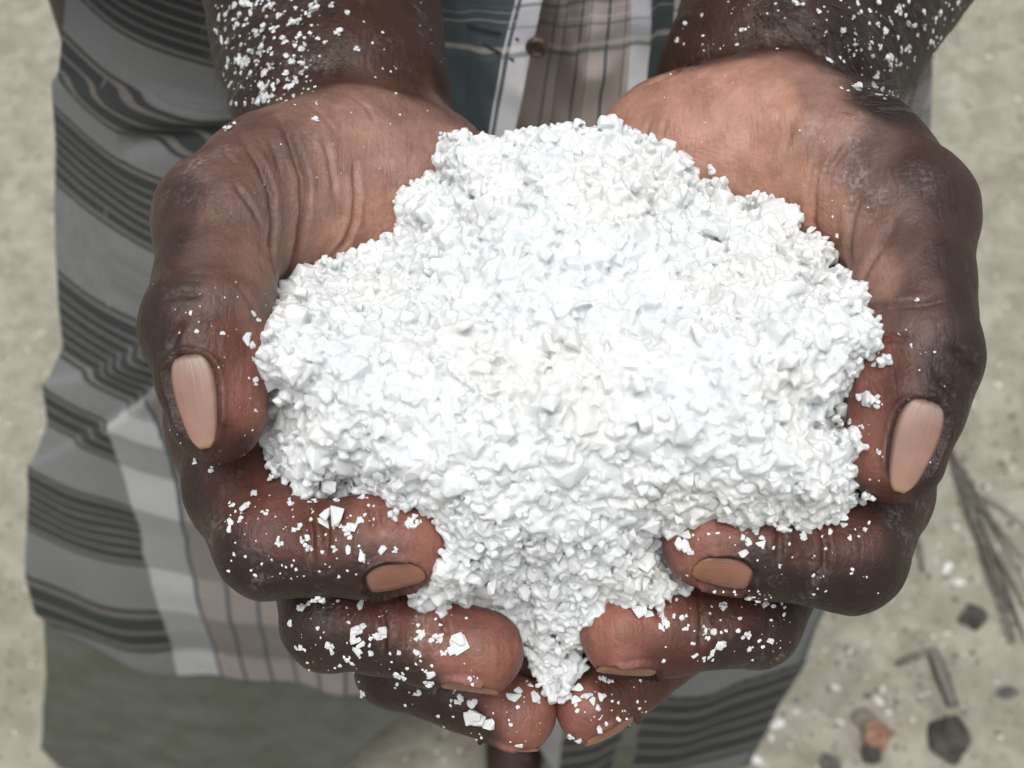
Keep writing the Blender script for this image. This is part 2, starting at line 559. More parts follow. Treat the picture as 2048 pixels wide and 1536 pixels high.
HAND_B = dict(                                   # the hand on the right of the picture
    forearm=[J(1545, 170, 282, 31), J(1610, 40, 302, 35), J(1745, -170, 340, 43)],
    thenar=[J(1535, 322, 253, 26), J(1680, 375, 240, 21), J(1800, 432, 227, 14.6)],
    heel=[J(1362, 342, 257, 23), J(1420, 620, 282, 15)],
    meta=[([J(1590, 310, 266, 17), J(1768, 880, 241, 12.5)]),
          ([J(1530, 310, 274, 17), J(1630, 905, 254, 12.5)]),
          ([J(1470, 310, 278, 17), J(1466, 990, 268, 12)]),
          ([J(1400, 330, 276, 17), J(1320, 1046, 274, 11)])],
    thumb=[J(1800, 432, 227, 14.6), J(1822, 570, 215, 12.2), J(1832, 705, 206.5, 12.3), J(1812, 800, 203.5, 10.8), J(1787, 908, 202, 9.6)],
    fingers=[
        [J(1768, 880, 241, 12.5), J(1750, 990, 228, 11.6), J(1692, 1106, 215, 11.8), J(1610, 1108, 212, 9.6), J(1522, 1098, 210, 9.7), J(1414, 1086, 209, 8.7)],
        [J(1630, 905, 254, 12.5), J(1580, 1100, 241, 10.8), J(1508, 1242, 230, 9.9), J(1430, 1250, 226, 8.9), J(1342, 1258, 223, 9.4), J(1241, 1262, 220, 8.9)],
        [J(1466, 990, 268, 12), J(1430, 1150, 260, 10), J(1395, 1250, 253, 9.4), J(1268, 1345, 244, 8.6), J(1182, 1414, 237, 8.0)],
        [J(1320, 1046, 274, 11), J(1300, 1250, 266, 8.5), J(1225, 1315, 256, 7.8), J(1185, 1325, 250, 7.0)]],
)

def hand_fn(H):
    def fn(P):
        palm = None
        for c in H['meta']:
            e = chain(P, c, 2)
            palm = e if palm is None else smin(palm, e, 9)
        palm = smin(palm, chain(P, H['heel'], 4), 12)
        palm = smin(palm, chain(P, H['thenar'], 6), 10)
        palm = smin(palm, chain(P, H['forearm'], 4), 5)
        th = chain(P, H['thumb'], 2.0)
        d = smin(palm, th, 6)
        for f in H['fingers']:
            e = chain(P, f, 2.5)
            d = np.minimum(d, smin(palm, e, 5))
        return d
    return fn

VOX = 0.6
def build_hand(H):
    pts = [p for key in ('forearm', 'thenar', 'heel', 'thumb') for p in H[key]] + [p for c in H['meta'] + H['fingers'] for p in c]
    lo = np.min([p - r for p, r in pts], 0) - 3
    hi = np.max([p + r for p, r in pts], 0) + 3
    hi[1] = min(hi[1], 142)                                   # the forearm goes on in the coarser body mesh
    V, F = surface_nets(hand_fn(H), lo, hi, VOX)
    V = smooth_verts(V, F, 2, 0.5)
    return V, F[:, ::-1]

class Hand: pass
HANDS = []
for H in (HAND_A, HAND_B):
    h = Hand()
    h.H = H
    V, F = build_hand(H)
    h.V = to_world(V); h.F = F
    h.N = vert_normals(h.V, h.F)
    # slow unevenness of flesh
    h.V += h.N * (vnoise(h.V, 90, 3) * 0.00045 + vnoise(h.V, 230, 4) * 0.00022)[:, None]
    HANDS.append(h)

def bvh_of(V, F): return BVHTree.FromPolygons(V.tolist(), F.tolist())
for h in HANDS: h.bvh = bvh_of(h.V, h.F)

def hit(px, py, hands=None):
    best = None
    v = Vector(ray(px, py)).normalized()
    for h in hands or HANDS:
        loc, nrm, i, dist = h.bvh.ray_cast(Vector(CAM), v)
        if loc is not None and (best is None or dist < best[2]):
            best = (np.array(loc), np.array(nrm), dist, h)
    return best

# creases of the skin: polylines on the skin, cut in and slightly swollen beside
CREASES = [
    ([(559, 230), (586, 291), (607, 356), (608, 425), (600, 476), (586, 531), (570, 560)], 1.5, 0.9),
    ([(484, 278), (518, 326), (542, 384), (549, 442), (542, 493), (552, 561)], 1.1, 0.8),
    ([(709, 322), (713, 391), (709, 442), (692, 483), (655, 524)], 0.9, 0.7),
    ([(641, 254), (658, 312), (667, 367), (668, 400)], 0.5, 0.6),
    ([(466, 363), (505, 415), (524, 455)], 0.5, 0.6),
    ([(445, 300), (474, 330)], 0.35, 0.5), ([(530, 262), (552, 310), (562, 355)], 0.4, 0.5),
    ([(600, 200), (640, 225), (670, 262)], 0.35, 0.5), ([(700, 190), (735, 215), (752, 250)], 0.35, 0.5),
    ([(372, 640), (352, 668), (338, 704)], 0.6, 0.7), ([(322, 600), (360, 588), (410, 590)], 0.5, 0.8),
    ([(330, 520), (380, 545), (420, 548)], 0.4, 0.7), ([(470, 560), (500, 600), (515, 640)], 0.4, 0.7),
    ([(360, 470), (385, 500)], 0.3, 0.5), ([(398, 400), (420, 440)], 0.3, 0.5),
    # right
    ([(1605, 195), (1581, 249), (1568, 315)], 0.35, 0.8),
    ([(1639, 298), (1626, 381), (1624, 443), (1639, 485)], 0.7, 0.9),
    ([(1725, 381), (1705, 423), (1697, 485), (1701, 539)], 0.9, 0.9),
    ([(1792, 435), (1767, 485), (1738, 526), (1717, 572)], 0.8, 0.9),
    ([(1715, 628), (1771, 612), (1854, 606), (1916, 592)], 0.9, 0.8),
    ([(1722, 697), (1750, 682), (1787, 675), (1820, 680)], 0.9, 0.7),
    ([(1905, 695), (1925, 715), (1946, 748)], 0.8, 0.7), ([(1872, 752), (1893, 772), (1918, 800)], 0.8, 0.7),
    ([(1290, 170), (1345, 148), (1400, 122), (1440, 105)], 0.9, 0.9),
    ([(1300, 240), (1285, 290), (1283, 320)], 0.4, 0.6), ([(1335, 230), (1320, 280)], 0.35, 0.5),
    ([(1700, 280), (1665, 330), (1650, 370)], 0.5, 0.6), ([(1840, 520), (1870, 490), (1900, 470)], 0.2, 0.8),
    # finger joints
    ([(640, 1000), (650, 1050), (655, 1110)], 0.9, 0.7), ([(610, 1010), (622, 1060), (625, 1120)], 0.7, 0.6),
    ([(740, 1000), (748, 1060)], 0.8, 0.6), ([(760, 1005), (768, 1055)], 0.6, 0.6),
    ([(1555, 1020), (1560, 1070), (1556, 1130)], 0.8, 0.7), ([(1640, 1030), (1652, 1090), (1650, 1160)], 0.8, 0.7),
    ([(760, 1205), (768, 1250), (765, 1310)], 0.8, 0.7), ([(885, 1215), (892, 1270)], 0.8, 0.6),
    ([(1400, 1190), (1406, 1240), (1402, 1300)], 0.8, 0.7), ([(1310, 1190), (1318, 1240)], 0.8, 0.6),
]
def carve():
    for pts, depth, width in CREASES:
        P = []
        for (x0, y0), (x1, y1) in zip(pts[:-1], pts[1:]):
            k = max(2, int(math.hypot(x1 - x0, y1 - y0) / 5))
            P += [(x0 + (x1 - x0) * i / k, y0 + (y1 - y0) * i / k) for i in range(k)]
        P.append(pts[-1])
        L = len(P)
        W, A, hh = [], [], None
        for i, p in enumerate(P):
            r = hit(*p)
            if r is None: continue
            if hh is None: hh = r[3]
            if r[3] is hh:
                W.append(r[0]); A.append(min(1, 4 * min(i, L - 1 - i) / L + 0.15))
        if len(W) < 2: continue
        W = np.array(W); A = np.array(A)
        lo, hi = W.min(0) - 0.006, W.max(0) + 0.006
        ix = np.where(((hh.V > lo) & (hh.V < hi)).all(1))[0]
        d2 = ((hh.V[ix][:, None] - W[None]) ** 2).sum(2)
        j = d2.argmin(1)
        d = np.sqrt(d2[np.arange(len(ix)), j]) * 1000
        a = A[j]
        hh.V[ix] += hh.N[ix] * ((-1.35 * depth * np.exp(-(d / width) ** 2) + 0.32 * depth * np.exp(-((d - 2.1 * width) / (1.2 * width)) ** 2)) * a * 0.001)[:, None]
carve()

# nails: (hand, axis from, axis to, normal hint point (px,py,depth), half length mm, half width mm, shift along axis)
def nail_frame(H, root, tip, nrm):
    a = tip - root; a /= np.linalg.norm(a)
    n = nrm - a * (nrm @ a); n /= np.linalg.norm(n)
    return a, n, np.cross(a, n)

NAILS = []          # filled: world centre on the bone axis, a, n, b, half length, half width (m)
def add_nail(h, j0, j1, nrm, s, L, Wd, label):
    A, B = to_world(j0[0]), to_world(j1[0])
    nw = nrm[0] * RIGHT + nrm[1] * UP + nrm[2] * FWD
    a, n, b = nail_frame(None, A, B, nw)
    c = B + a * s * 0.001
    NAILS.append((h, c, a, n, b, L * 0.001, Wd * 0.001, label))

hA, hB = HANDS
fa, fb = HAND_A['fingers'], HAND_B['fingers']
add_nail(hA, HAND_A['thumb'][3], HAND_A['thumb'][4], (-0.13, 0.0, -0.99), -1.4, 8.8, 4.7, 'long pale thumbnail on the left of the picture')
add_nail(hB, HAND_B['thumb'][3], HAND_B['thumb'][4], (0.02, 0.03, -0.99), -1.0, 8.8, 4.8, 'long pale thumbnail on the right of the picture')
add_nail(hA, fa[0][-2], fa[0][-1], (-0.10, -0.68, -0.73), -1.8, 5.8, 4.4, None)
add_nail(hA, fa[1][-2], fa[1][-1], (-0.10, -0.90, -0.42), -0.5, 6.2, 4.8, None)
add_nail(hA, fa[2][-2], fa[2][-1], (-0.20, -0.97, -0.20), 0.5, 6.4, 5.0, None)
add_nail(hB, fb[0][-2], fb[0][-1], (0.12, -0.60, -0.80), -1.8, 5.8, 4.4, None)
add_nail(hB, fb[1][-2], fb[1][-1], (0.10, -0.92, -0.38), -0.5, 6.4, 4.8, None)
add_nail(hB, fb[2][-2], fb[2][-1], (0.62, -0.70, -0.36), 0.0, 6.4, 5.0, None)

NU, NV = 17, 25
def nail_shape(v):
    """half width (0..1) of the plate at v = -1 root .. 1 free edge"""
    if v < 0: return max(0.0, 1 - abs(v) ** 3.0) ** (1 / 2.4)
    return max(0.30, (1 - 0.16 * v) * (1 - v ** 5.0) ** 0.5) if v < 1 else 0.30

def nail_fit(h, c, a, n, b, L, Wd):
    """radius of the finger round the bone axis, fitted smoothly over the nail bed"""
    U, Vv, Rr = [], [], []
    r0 = None
    q = h.bvh.ray_cast(Vector(c + n * 0.03), Vector(-n))
    r0 = (np.array(q[0]) - c) @ n
    for v in np.linspace(-1, 0.7, 12):
        for u in np.linspace(-1, 1, 9):
            ang = u * Wd / r0
            dr = np.cos(ang) * n + np.sin(ang) * b
            q = h.bvh.ray_cast(Vector(c + a * (v * L) + dr * 0.03), Vector(-dr))
            if q[0] is None: continue
            r = (np.array(q[0]) - (c + a * v * L)) @ dr
            if 0.005 < r < 0.02: U.append(u); Vv.append(v); Rr.append(r)
    U, Vv, Rr = map(np.array, (U, Vv, Rr))
    A = np.stack([np.ones_like(U), Vv, Vv ** 2, U ** 2], 1)
    k = np.linalg.lstsq(A, Rr, rcond=None)[0]
    k[2] = np.clip(k[2], -0.0018, 0.0); k[3] = np.clip(k[3], -0.0006, 0.0)
    return r0, k
FITS = [nail_fit(h, c, a, n, b, L, Wd) for h, c, a, n, b, L, Wd, lab in NAILS]
def nail_rad(k, u, v): return k[0] + k[1] * v + k[2] * v * v + k[3] * u * u - 0.0001

def nail_folds():
    shape = np.vectorize(nail_shape)
    for (h, c, a, n, b, L, Wd, lab), (r0, k) in zip(NAILS, FITS):
        q = h.V - c
        s = q @ a; y = q @ n; x = q @ b
        ix = np.where((np.abs(s) < 2.0 * L) & (y > 0) & (np.hypot(x, y) < 0.02))[0]
        ang = np.arctan2(x[ix], y[ix]); r = np.hypot(x[ix], y[ix])
        u = ang * r0 / Wd; v = s[ix] / L
        sh = shape(np.clip(v, -1, 1))
        # signed distance (mm) outside the plate, roughly
        du = (np.abs(u) - sh) * Wd * 1000
        dv = np.maximum(v - 1, -1 - v) * L * 1000
        d = np.where(dv > 0, np.hypot(np.maximum(du, 0), dv), np.maximum(du, dv))
        dirs = (x[ix, None] * b + y[ix, None] * n) / r[:, None]
        lim = nail_rad(k, np.clip(u, -1, 1), np.clip(v, -1, 1)) - 0.0005
        under_ = d < 0.0
        newr = np.where(under_, np.minimum(r, lim), r)
        rim = np.exp(-((d - 0.6) / 0.6) ** 2) * np.where(v > 0.6, 0.3, 1.0) * 0.0012
        rim = np.where(under_, 0, rim) * np.clip((1.7 - np.abs(ang)) / 0.4, 0, 1)
        # beside the plate the skin stands no higher than a low fold
        cap = nail_rad(k, np.clip(u, -1.2, 1.2), np.clip(v, -1.2, 1)) + 0.0006
        newr = np.where((d >= 0.0) & (d < 1.0) & (v > -1), np.minimum(newr, cap), newr)
        h.V[ix] += dirs * (newr - r + rim)[:, None]
nail_folds()
for h in HANDS:
    h.N = vert_normals(h.V, h.F)
    h.bvh = bvh_of(h.V, h.F)

# ---- pigment of the skin (palms and pads paler than backs and forearms)
def lin(r, g, b):
    c = np.array([r, g, b]) / 255.0
    return np.where(c <= 0.04045, c / 12.92, ((c + 0.055) / 1.055) ** 2.4)
BACK = lin(47, 34, 30); PALM = lin(138, 108, 95); PALM2 = lin(157, 118, 101); PAD = lin(124, 82, 70); FORE = lin(55, 37, 29)
ASHY = lin(96, 74, 67); RED = lin(90, 57, 48)
SEEDS = [
    # left: palm and heel
    (700, 250, PALM), (800, 330, PALM), (650, 330, PALM), (760, 430, PALM2), (680, 470, PALM2), (640, 400, PALM), (880, 300, PALM), (560, 290, ASHY), (620, 210, PALM * .8), (760, 205, PALM * .85),
    (575, 480, PALM * .8), (500, 250, ASHY), (430, 330, ASHY), (370, 400, BACK * 1.5), (430, 430, ASHY), (500, 420, ASHY * 1.1), (340, 480, BACK * 1.3), (420, 520, ASHY), (500, 520, PALM * .85), (540, 420, ASHY * 1.1),
    # left thumb
    (300, 620, BACK), (330, 680, BACK), (360, 600, BACK * 1.6), (430, 600, ASHY), (500, 620, PALM * .6), (520, 700, PAD), (450, 680, RED), (500, 780, PAD), (510, 840, PAD * .95), (480, 890, RED * .6), (420, 930, RED * .55), (310, 740, BACK), (345, 850, BACK), (395, 660, RED * .7),
    # left index
    (380, 960, BACK), (400, 1040, BACK), (450, 1120, BACK * .85), (520, 940, RED), (480, 980, RED * .7), (560, 1010, RED), (640, 1010, RED), (560, 1080, RED * .75), (640, 1090, RED * .8), (520, 1150, BACK * .8), (640, 1170, BACK * .8), (740, 1160, BACK * .9), (740, 1020, PAD * .9), (820, 1030, PAD), (880, 1060, PAD * 1.15), (860, 1130, PAD),
    # left middle
    (620, 1220, BACK), (600, 1280, BACK), (720, 1230, RED * .8), (720, 1300, BACK), (800, 1240, RED), (800, 1350, BACK * .9), (880, 1250, PAD * .8), (960, 1240, PAD * .9), (1020, 1290, PAD), (940, 1310, PAD * 1.1), (980, 1360, PAD),
    # left ring
    (760, 1390, BACK), (850, 1420, BACK), (930, 1440, BACK), (1000, 1410, PAD * .8), (1080, 1420, PAD), (1050, 1470, PAD),
    # right palm
    (1250, 220, PALM2), (1400, 180, PALM2), (1500, 160, PALM2), (1400, 280, PALM2 * 1.05), (1550, 200, PALM2), (1500, 300, PALM2 * 1.05), (1580, 370, PALM2), (1650, 430, PALM2 * .9), (1680, 250, PALM), (1640, 180, PALM * .9), (1750, 290, ASHY * .9), (1760, 400, ASHY), (1830, 330, BACK * 1.4), (1900, 400, BACK * 1.2), (1730, 480, PALM * .8), (1810, 480, ASHY * .8), (1900, 520, BACK * 1.1), (1760, 560, PALM * .9), (1850, 580, ASHY * .7), (1930, 600, BACK),
    # right thumb
    (1740, 650, ASHY), (1830, 660, ASHY * .75), (1920, 700, BACK), (1940, 750, BACK * .9), (1870, 760, BACK * .8), (1760, 720, PAD), (1800, 760, RED * .7), (1720, 800, PAD), (1720, 860, PAD), (1740, 930, PAD), (1790, 1000, RED * .8), (1880, 850, BACK), (1870, 920, BACK),
    # right index
    (1850, 990, BACK), (1800, 1080, BACK), (1780, 1160, BACK * .85), (1680, 1060, RED * .7), (1600, 1040, RED), (1520, 1050, RED), (1680, 1190, BACK * .8), (1580, 1170, BACK * .8), (1480, 1050, PAD * .9), (1400, 1050, PAD * 1.1), (1350, 1070, PAD * 1.15), (1520, 1130, BACK), (1600, 1100, RED * .6), (1360, 1130, PAD),
    # right middle, ring
    (1560, 1260, BACK), (1480, 1230, RED * .7), (1400, 1220, RED), (1480, 1300, BACK), (1380, 1280, RED * .8), (1300, 1230, PAD), (1220, 1240, PAD * 1.15), (1170, 1280, PAD * 1.1), (1250, 1300, PAD * 1.05), (1330, 1330, RED * .7),
    (1140, 1430, PAD), (1170, 1400, PAD), (1230, 1390, RED * .8), (1290, 1360, BACK),
    # forearms
    (640, 120, FORE), (500, 100, FORE * .75), (560, 20, FORE * .8), (760, 60, FORE * 1.1), (850, 60, FORE), (680, 20, FORE), (880, 160, FORE), (480, 190, BACK * .8), (820, 130, FORE * 1.2), (900, 220, PALM * .6), (430, 30, BACK * .7),
    (1360, 80, FORE), (1500, 30, FORE), (1600, 60, FORE * .9), (1700, 100, BACK * .8), (1800, 60, BACK * .7), (1900, 30, BACK * .7), (1760, 200, BACK * .7), (1420, 90, FORE), (1540, 85, FORE * 1.1), (1310, 130, FORE),
]
seedP, seedC, seedH = [], [], []
for x, y, c in SEEDS:
    r = hit(x, y)
    if r is None: continue
    seedP.append(r[0] + r[1] * 0.004); seedC.append(c); seedH.append(HANDS.index(r[3]))
seedP, seedC, seedH = np.array(seedP), np.array(seedC), np.array(seedH)

def pigment(h, hi):
    m = seedH == hi
    P, C = seedP[m], seedC[m]
    Q = h.V + h.N * 0.004
    out = np.empty((len(Q), 3))
    LC = np.log(C)
    for i in range(0, len(Q), 40000):
        d2 = ((Q[i:i + 40000, None] - P[None]) ** 2).sum(2) + 0.0012 ** 2
        wgt = d2 ** -2.0
        out[i:i + 40000] = np.exp((wgt @ LC) / wgt.sum(1, keepdims=True))
    # blotches and the darker skin of the knuckles
    out *= (1 + 0.14 * vnoise(h.V, 300, 11) + 0.10 * vnoise(h.V, 800, 12))[:, None]
    return np.clip(out * 1.08, 0.004, 0.6)

# ------------------------------------------------------------------ rest of the body (coarse, under the clothes or out of the picture)
def body_rest():
    def WP(x, y, z): return np.array([x, y, z]) * 1000.0
    arms = []
    for H, sx in ((HAND_A, -1), (HAND_B, 1)):
        a, ra = H['forearm'][1]; b, rb = H['forearm'][2]
        A, B = to_world(a) * 1000, to_world(b) * 1000
        el = WP(sx * 0.255 - 0.01, 0.47, 0.985)
        sh = WP(sx * 0.19, 0.53, 1.36)
        arms.append([(A, ra - 0.8), (B, rb - 0.6), (el, 44.0), (sh, 56.0)])
    legs = [[(WP(-0.15, .50, .86), 85.), (WP(-0.19, .47, .47), 58.), (WP(-0.20, .46, .08), 36.), (WP(-.21, .36, .03), 26.)],
            [(WP(0.03, .50, .86), 85.), (WP(0.02, .48, .47), 58.), (WP(0.005, .425, .08), 36.), (WP(0.0, .33, .03), 26.)]]
    def fn(P):
        d = d_ell(P, WP(-0.04, .53, 1.12), (165, 105, 300))
        d = smin(d, d_ell(P, WP(-0.03, .54, 1.32), (190, 95, 110)), 60)
        d = smin(d, d_ell(P, WP(-0.05, .51, .86), (160, 105, 120)), 60)
        d = smin(d, d_cone(P, WP(-.02, .54, 1.35), WP(-.01, .53, 1.5), 62., 55.), 30)
        for c in arms: d = smin(d, chain(P, c, 12), 18)
        for c in legs: d = smin(d, chain(P, c, 15), 20)
        return d
    V, F = surface_nets(fn, (-420, 200, 0), (420, 700, 1530), 6.0, 6)
    V = smooth_verts(V, F, 2)
    V = V / 1000
    return V, F

person = empty('person', (-0.05, 0.45, 0))
tag(person, 'barefoot man in checked lungi and plaid shirt holding a heap of salt in cupped hands', 'person')
person['label'] = 'man in striped lungi and plaid shirt holding out a heap of salt in cupped hands'

def under(o):
    """parent to the person, keep the world position"""
    o.parent = person
    o.matrix_parent_inverse = Matrix.Translation(person.location).inverted()
    return o

Vs, Fs, Cs, off = [], [], [], 0
for i, h in enumerate(HANDS):
    c = pigment(h, i)
    Vs.append(h.V); Fs.append(h.F + off); Cs.append(c); off += len(h.V)
bV, bF = body_rest()
# drop the coarse mesh where the fine forearms already stand
px, py = project(bV)
fineF = py[bF].mean(1)
nearY = bV[bF].mean(1)
keep = ~((fineF > -60) & (np.abs(px[bF].mean(1) - 1024) < 1400) & (nearY[:, 1] < 0.36) & (nearY[:, 2] > 0.85))
bF = bF[keep]
Vs.append(bV); Fs.append(bF + off); Cs.append(np.tile(FORE * 0.85, (len(bV), 1)))
body = under(mesh_obj('body', np.concatenate(Vs), np.concatenate(Fs), M_SKIN, None, True, np.concatenate(Cs)))

def build_nails():
    for (h, c, a, n, b, L, Wd, lab), (r0, k) in zip(NAILS, FITS):
        pts, low, uv = [], [], []
        for j in range(NV):
            v = -1 + 2 * j / (NV - 1)
            for i in range(NU):
                u = -1 + 2 * i / (NU - 1)
                uu = u * nail_shape(v)
                ang = uu * Wd / r0
                dr = np.cos(ang) * n + np.sin(ang) * b
                r = nail_rad(k, uu, v)
                edge = max(abs(u), -v)
                r -= 0.0006 * max(0, (edge - 0.8) / 0.2) ** 2          # the plate dips under its folds
                base = c + a * (v * L)
                pts.append(base + dr * r); low.append(base + dr * (r - 0.0007))
                uv.append((u * 0.5 + 0.5, v * 0.5 + 0.5))
        F = [(j * NU + i, j * NU + i + 1, (j + 1) * NU + i + 1, (j + 1) * NU + i) for j in range(NV - 1) for i in range(NU - 1)]
        K = NU * NV
        F2 = [tuple(K + x for x in f[::-1]) for f in F]
        rim = [i for i in range(NU)] + [j * NU + NU - 1 for j in range(1, NV)] + [(NV - 1) * NU + i for i in range(NU - 2, -1, -1)] + [j * NU for j in range(NV - 2, 0, -1)]
        F3 = [(rim[(q + 1) % len(rim)], rim[q], K + rim[q], K + rim[(q + 1) % len(rim)]) for q in range(len(rim))]
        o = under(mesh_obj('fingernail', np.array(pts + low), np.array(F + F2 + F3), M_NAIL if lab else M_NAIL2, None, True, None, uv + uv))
        if lab: o['label'] = lab
build_nails()
# ------------------------------------------------------------------ ground
def ground():
    xs = np.unique(np.concatenate([np.linspace(-1.6, 1.6, 260), np.linspace(-60, 60, 61)]))
    ys = np.unique(np.concatenate([np.linspace(0.1, 2.6, 210), np.linspace(-60, 60, 61)]))
    X, Y = np.meshgrid(xs, ys, indexing='ij')
    P = np.stack([X, Y, 0 * X], -1).reshape(-1, 3)
    near = np.exp(-((P[:, 0] / 3) ** 2 + ((P[:, 1] - 1) / 3) ** 2))
    z = (vnoise(P, 5, 21) * 0.010 + vnoise(P, 14, 22) * 0.006 + vnoise(P, 40, 23) * 0.0028) * near
    P[:, 2] = z - 0.01
    nx, ny = len(xs), len(ys)
    i, j = np.meshgrid(np.arange(nx - 1), np.arange(ny - 1), indexing='ij')
    a = (i * ny + j).ravel()
    F = np.stack([a, a + ny, a + ny + 1, a + 1], 1)
    o = mesh_obj('sand_ground', P, F, M_SAND)
    tag(o, kind='structure')
    return bvh_of(P, F)
GB = ground()
def gz(x, y):
    q = GB.ray_cast(Vector((x, y, 1)), Vector((0, 0, -1)))
    return q[0].z if q[0] is not None else 0.0
def gp(px, py):
    q = GB.ray_cast(Vector(CAM), Vector(ray(px, py)).normalized())
    return np.array(q[0])

# ------------------------------------------------------------------ irregular lumps
def hull_mesh(pts):
    bm = bmesh.new()
    for p in pts: bm.verts.new(p)
    r = bmesh.ops.convex_hull(bm, input=bm.verts)
    bmesh.ops.delete(bm, geom=[v for v in bm.verts if not v.link_faces], context='VERTS')
    bmesh.ops.triangulate(bm, faces=bm.faces)
    bm.normal_update()
    V = np.array([v.co[:] for v in bm.verts]); bm.verts.index_update()
    F = np.array([[v.index for v in f.verts] for f in bm.faces])
    bm.free()
    return V, F

def crystal(seed, n=14, clump=1):
    r = np.random.default_rng(seed)
    Vs, Fs, off = [], [], 0
    for k in range(clump):
        p = r.normal(size=(n, 3))
        p /= np.linalg.norm(p, axis=1, keepdims=True)
        p = np.sign(p) * np.abs(p) ** 0.65                     # towards broken cubes
        p *= r.uniform(0.88, 1.08, (n, 1)) * r.uniform(0.72, 1.12, 3)
        if clump > 1:
            p = p * r.uniform(0.42, 0.72) + r.normal(size=3) * 0.42
        V, F = hull_mesh(p)
        Vs.append(V); Fs.append(F + off); off += len(V)
    return np.concatenate(Vs), np.concatenate(Fs)

SINGLE = [crystal(100 + i, 15) for i in range(10)]
CLUMP = [crystal(200 + i, 12, 5) for i in range(10)]
FLAKE = [(v * np.array([1, 1, 0.42]), f) for v, f in [crystal(300 + i, 12, 2 + i % 2) for i in range(8)]]

def rand_rot():
    q = rng.normal(size=4); q /= np.linalg.norm(q)
    a, b, c, d = q
    return np.array([[1 - 2 * (c * c + d * d), 2 * (b * c - a * d), 2 * (b * d + a * c)],
                     [2 * (b * c + a * d), 1 - 2 * (b * b + d * d), 2 * (c * d - a * b)],
                     [2 * (b * d - a * c), 2 * (c * d + a * b), 1 - 2 * (b * b + c * c)]])

def basis(n):
    n = n / np.linalg.norm(n)
    t = np.cross(n, [0.3, 0.9, 0.2]); t /= np.linalg.norm(t)
    a = rng.uniform(0, 6.28)
    b = np.cross(n, t)
    x = t * math.cos(a) + b * math.sin(a)
    return np.stack([x, np.cross(n, x), n], 1)

def scatter(name, items, mat, parent=None, smooth=False):
    """items: (template, 3x3 matrix, position) -> one mesh"""
    Vs, Fs, off = [], [], 0
    for (V, F), A, p in items:
        Vs.append(V @ A.T + p); Fs.append(F + off); off += len(V)
    return mesh_obj(name, np.concatenate(Vs), np.concatenate(Fs), mat, parent, smooth)

# ------------------------------------------------------------------ the heap of salt
OUT = [(548, 640), (558, 592), (600, 556), (645, 540), (700, 520), (770, 488), (808, 450), (806, 402), (832, 372), (888, 362), (888, 295), (920, 275),
       (965, 292), (1020, 294), (1060, 270), (1110, 268), (1135, 258), (1160, 275), (1232, 258), (1255, 284), (1330, 304), (1380, 342), (1402, 378), (1450, 388),
       (1475, 412), (1550, 408), (1588, 425), (1588, 474), (1648, 492), (1656, 535), (1712, 582), (1718, 622), (1748, 655), (1738, 692), (1706, 718), (1700, 765),
       (1690, 850), (1698, 890), (1694, 945), (1700, 1000), (1640, 1046), (1570, 1026), (1500, 1040), (1430, 1016), (1345, 1050), (1320, 1090), (1336, 1140), (1375, 1178), (1300, 1200), (1215, 1190),
       (1160, 1240), (1150, 1310), (1125, 1392), (1095, 1385), (1062, 1300), (1040, 1235), (960, 1212), (830, 1205), (880, 1150), (905, 1100), (890, 1045), (845, 1012), (780, 995),
       (700, 988), (610, 985), (565, 935), (528, 885), (545, 830), (540, 740)]
TOP = {9: 238, 10: 234, 11: 232, 12: 229, 13: 227, 14: 225, 15: 224, 16: 223, 17: 223, 18: 223, 19: 224, 20: 226, 21: 230, 22: 234}
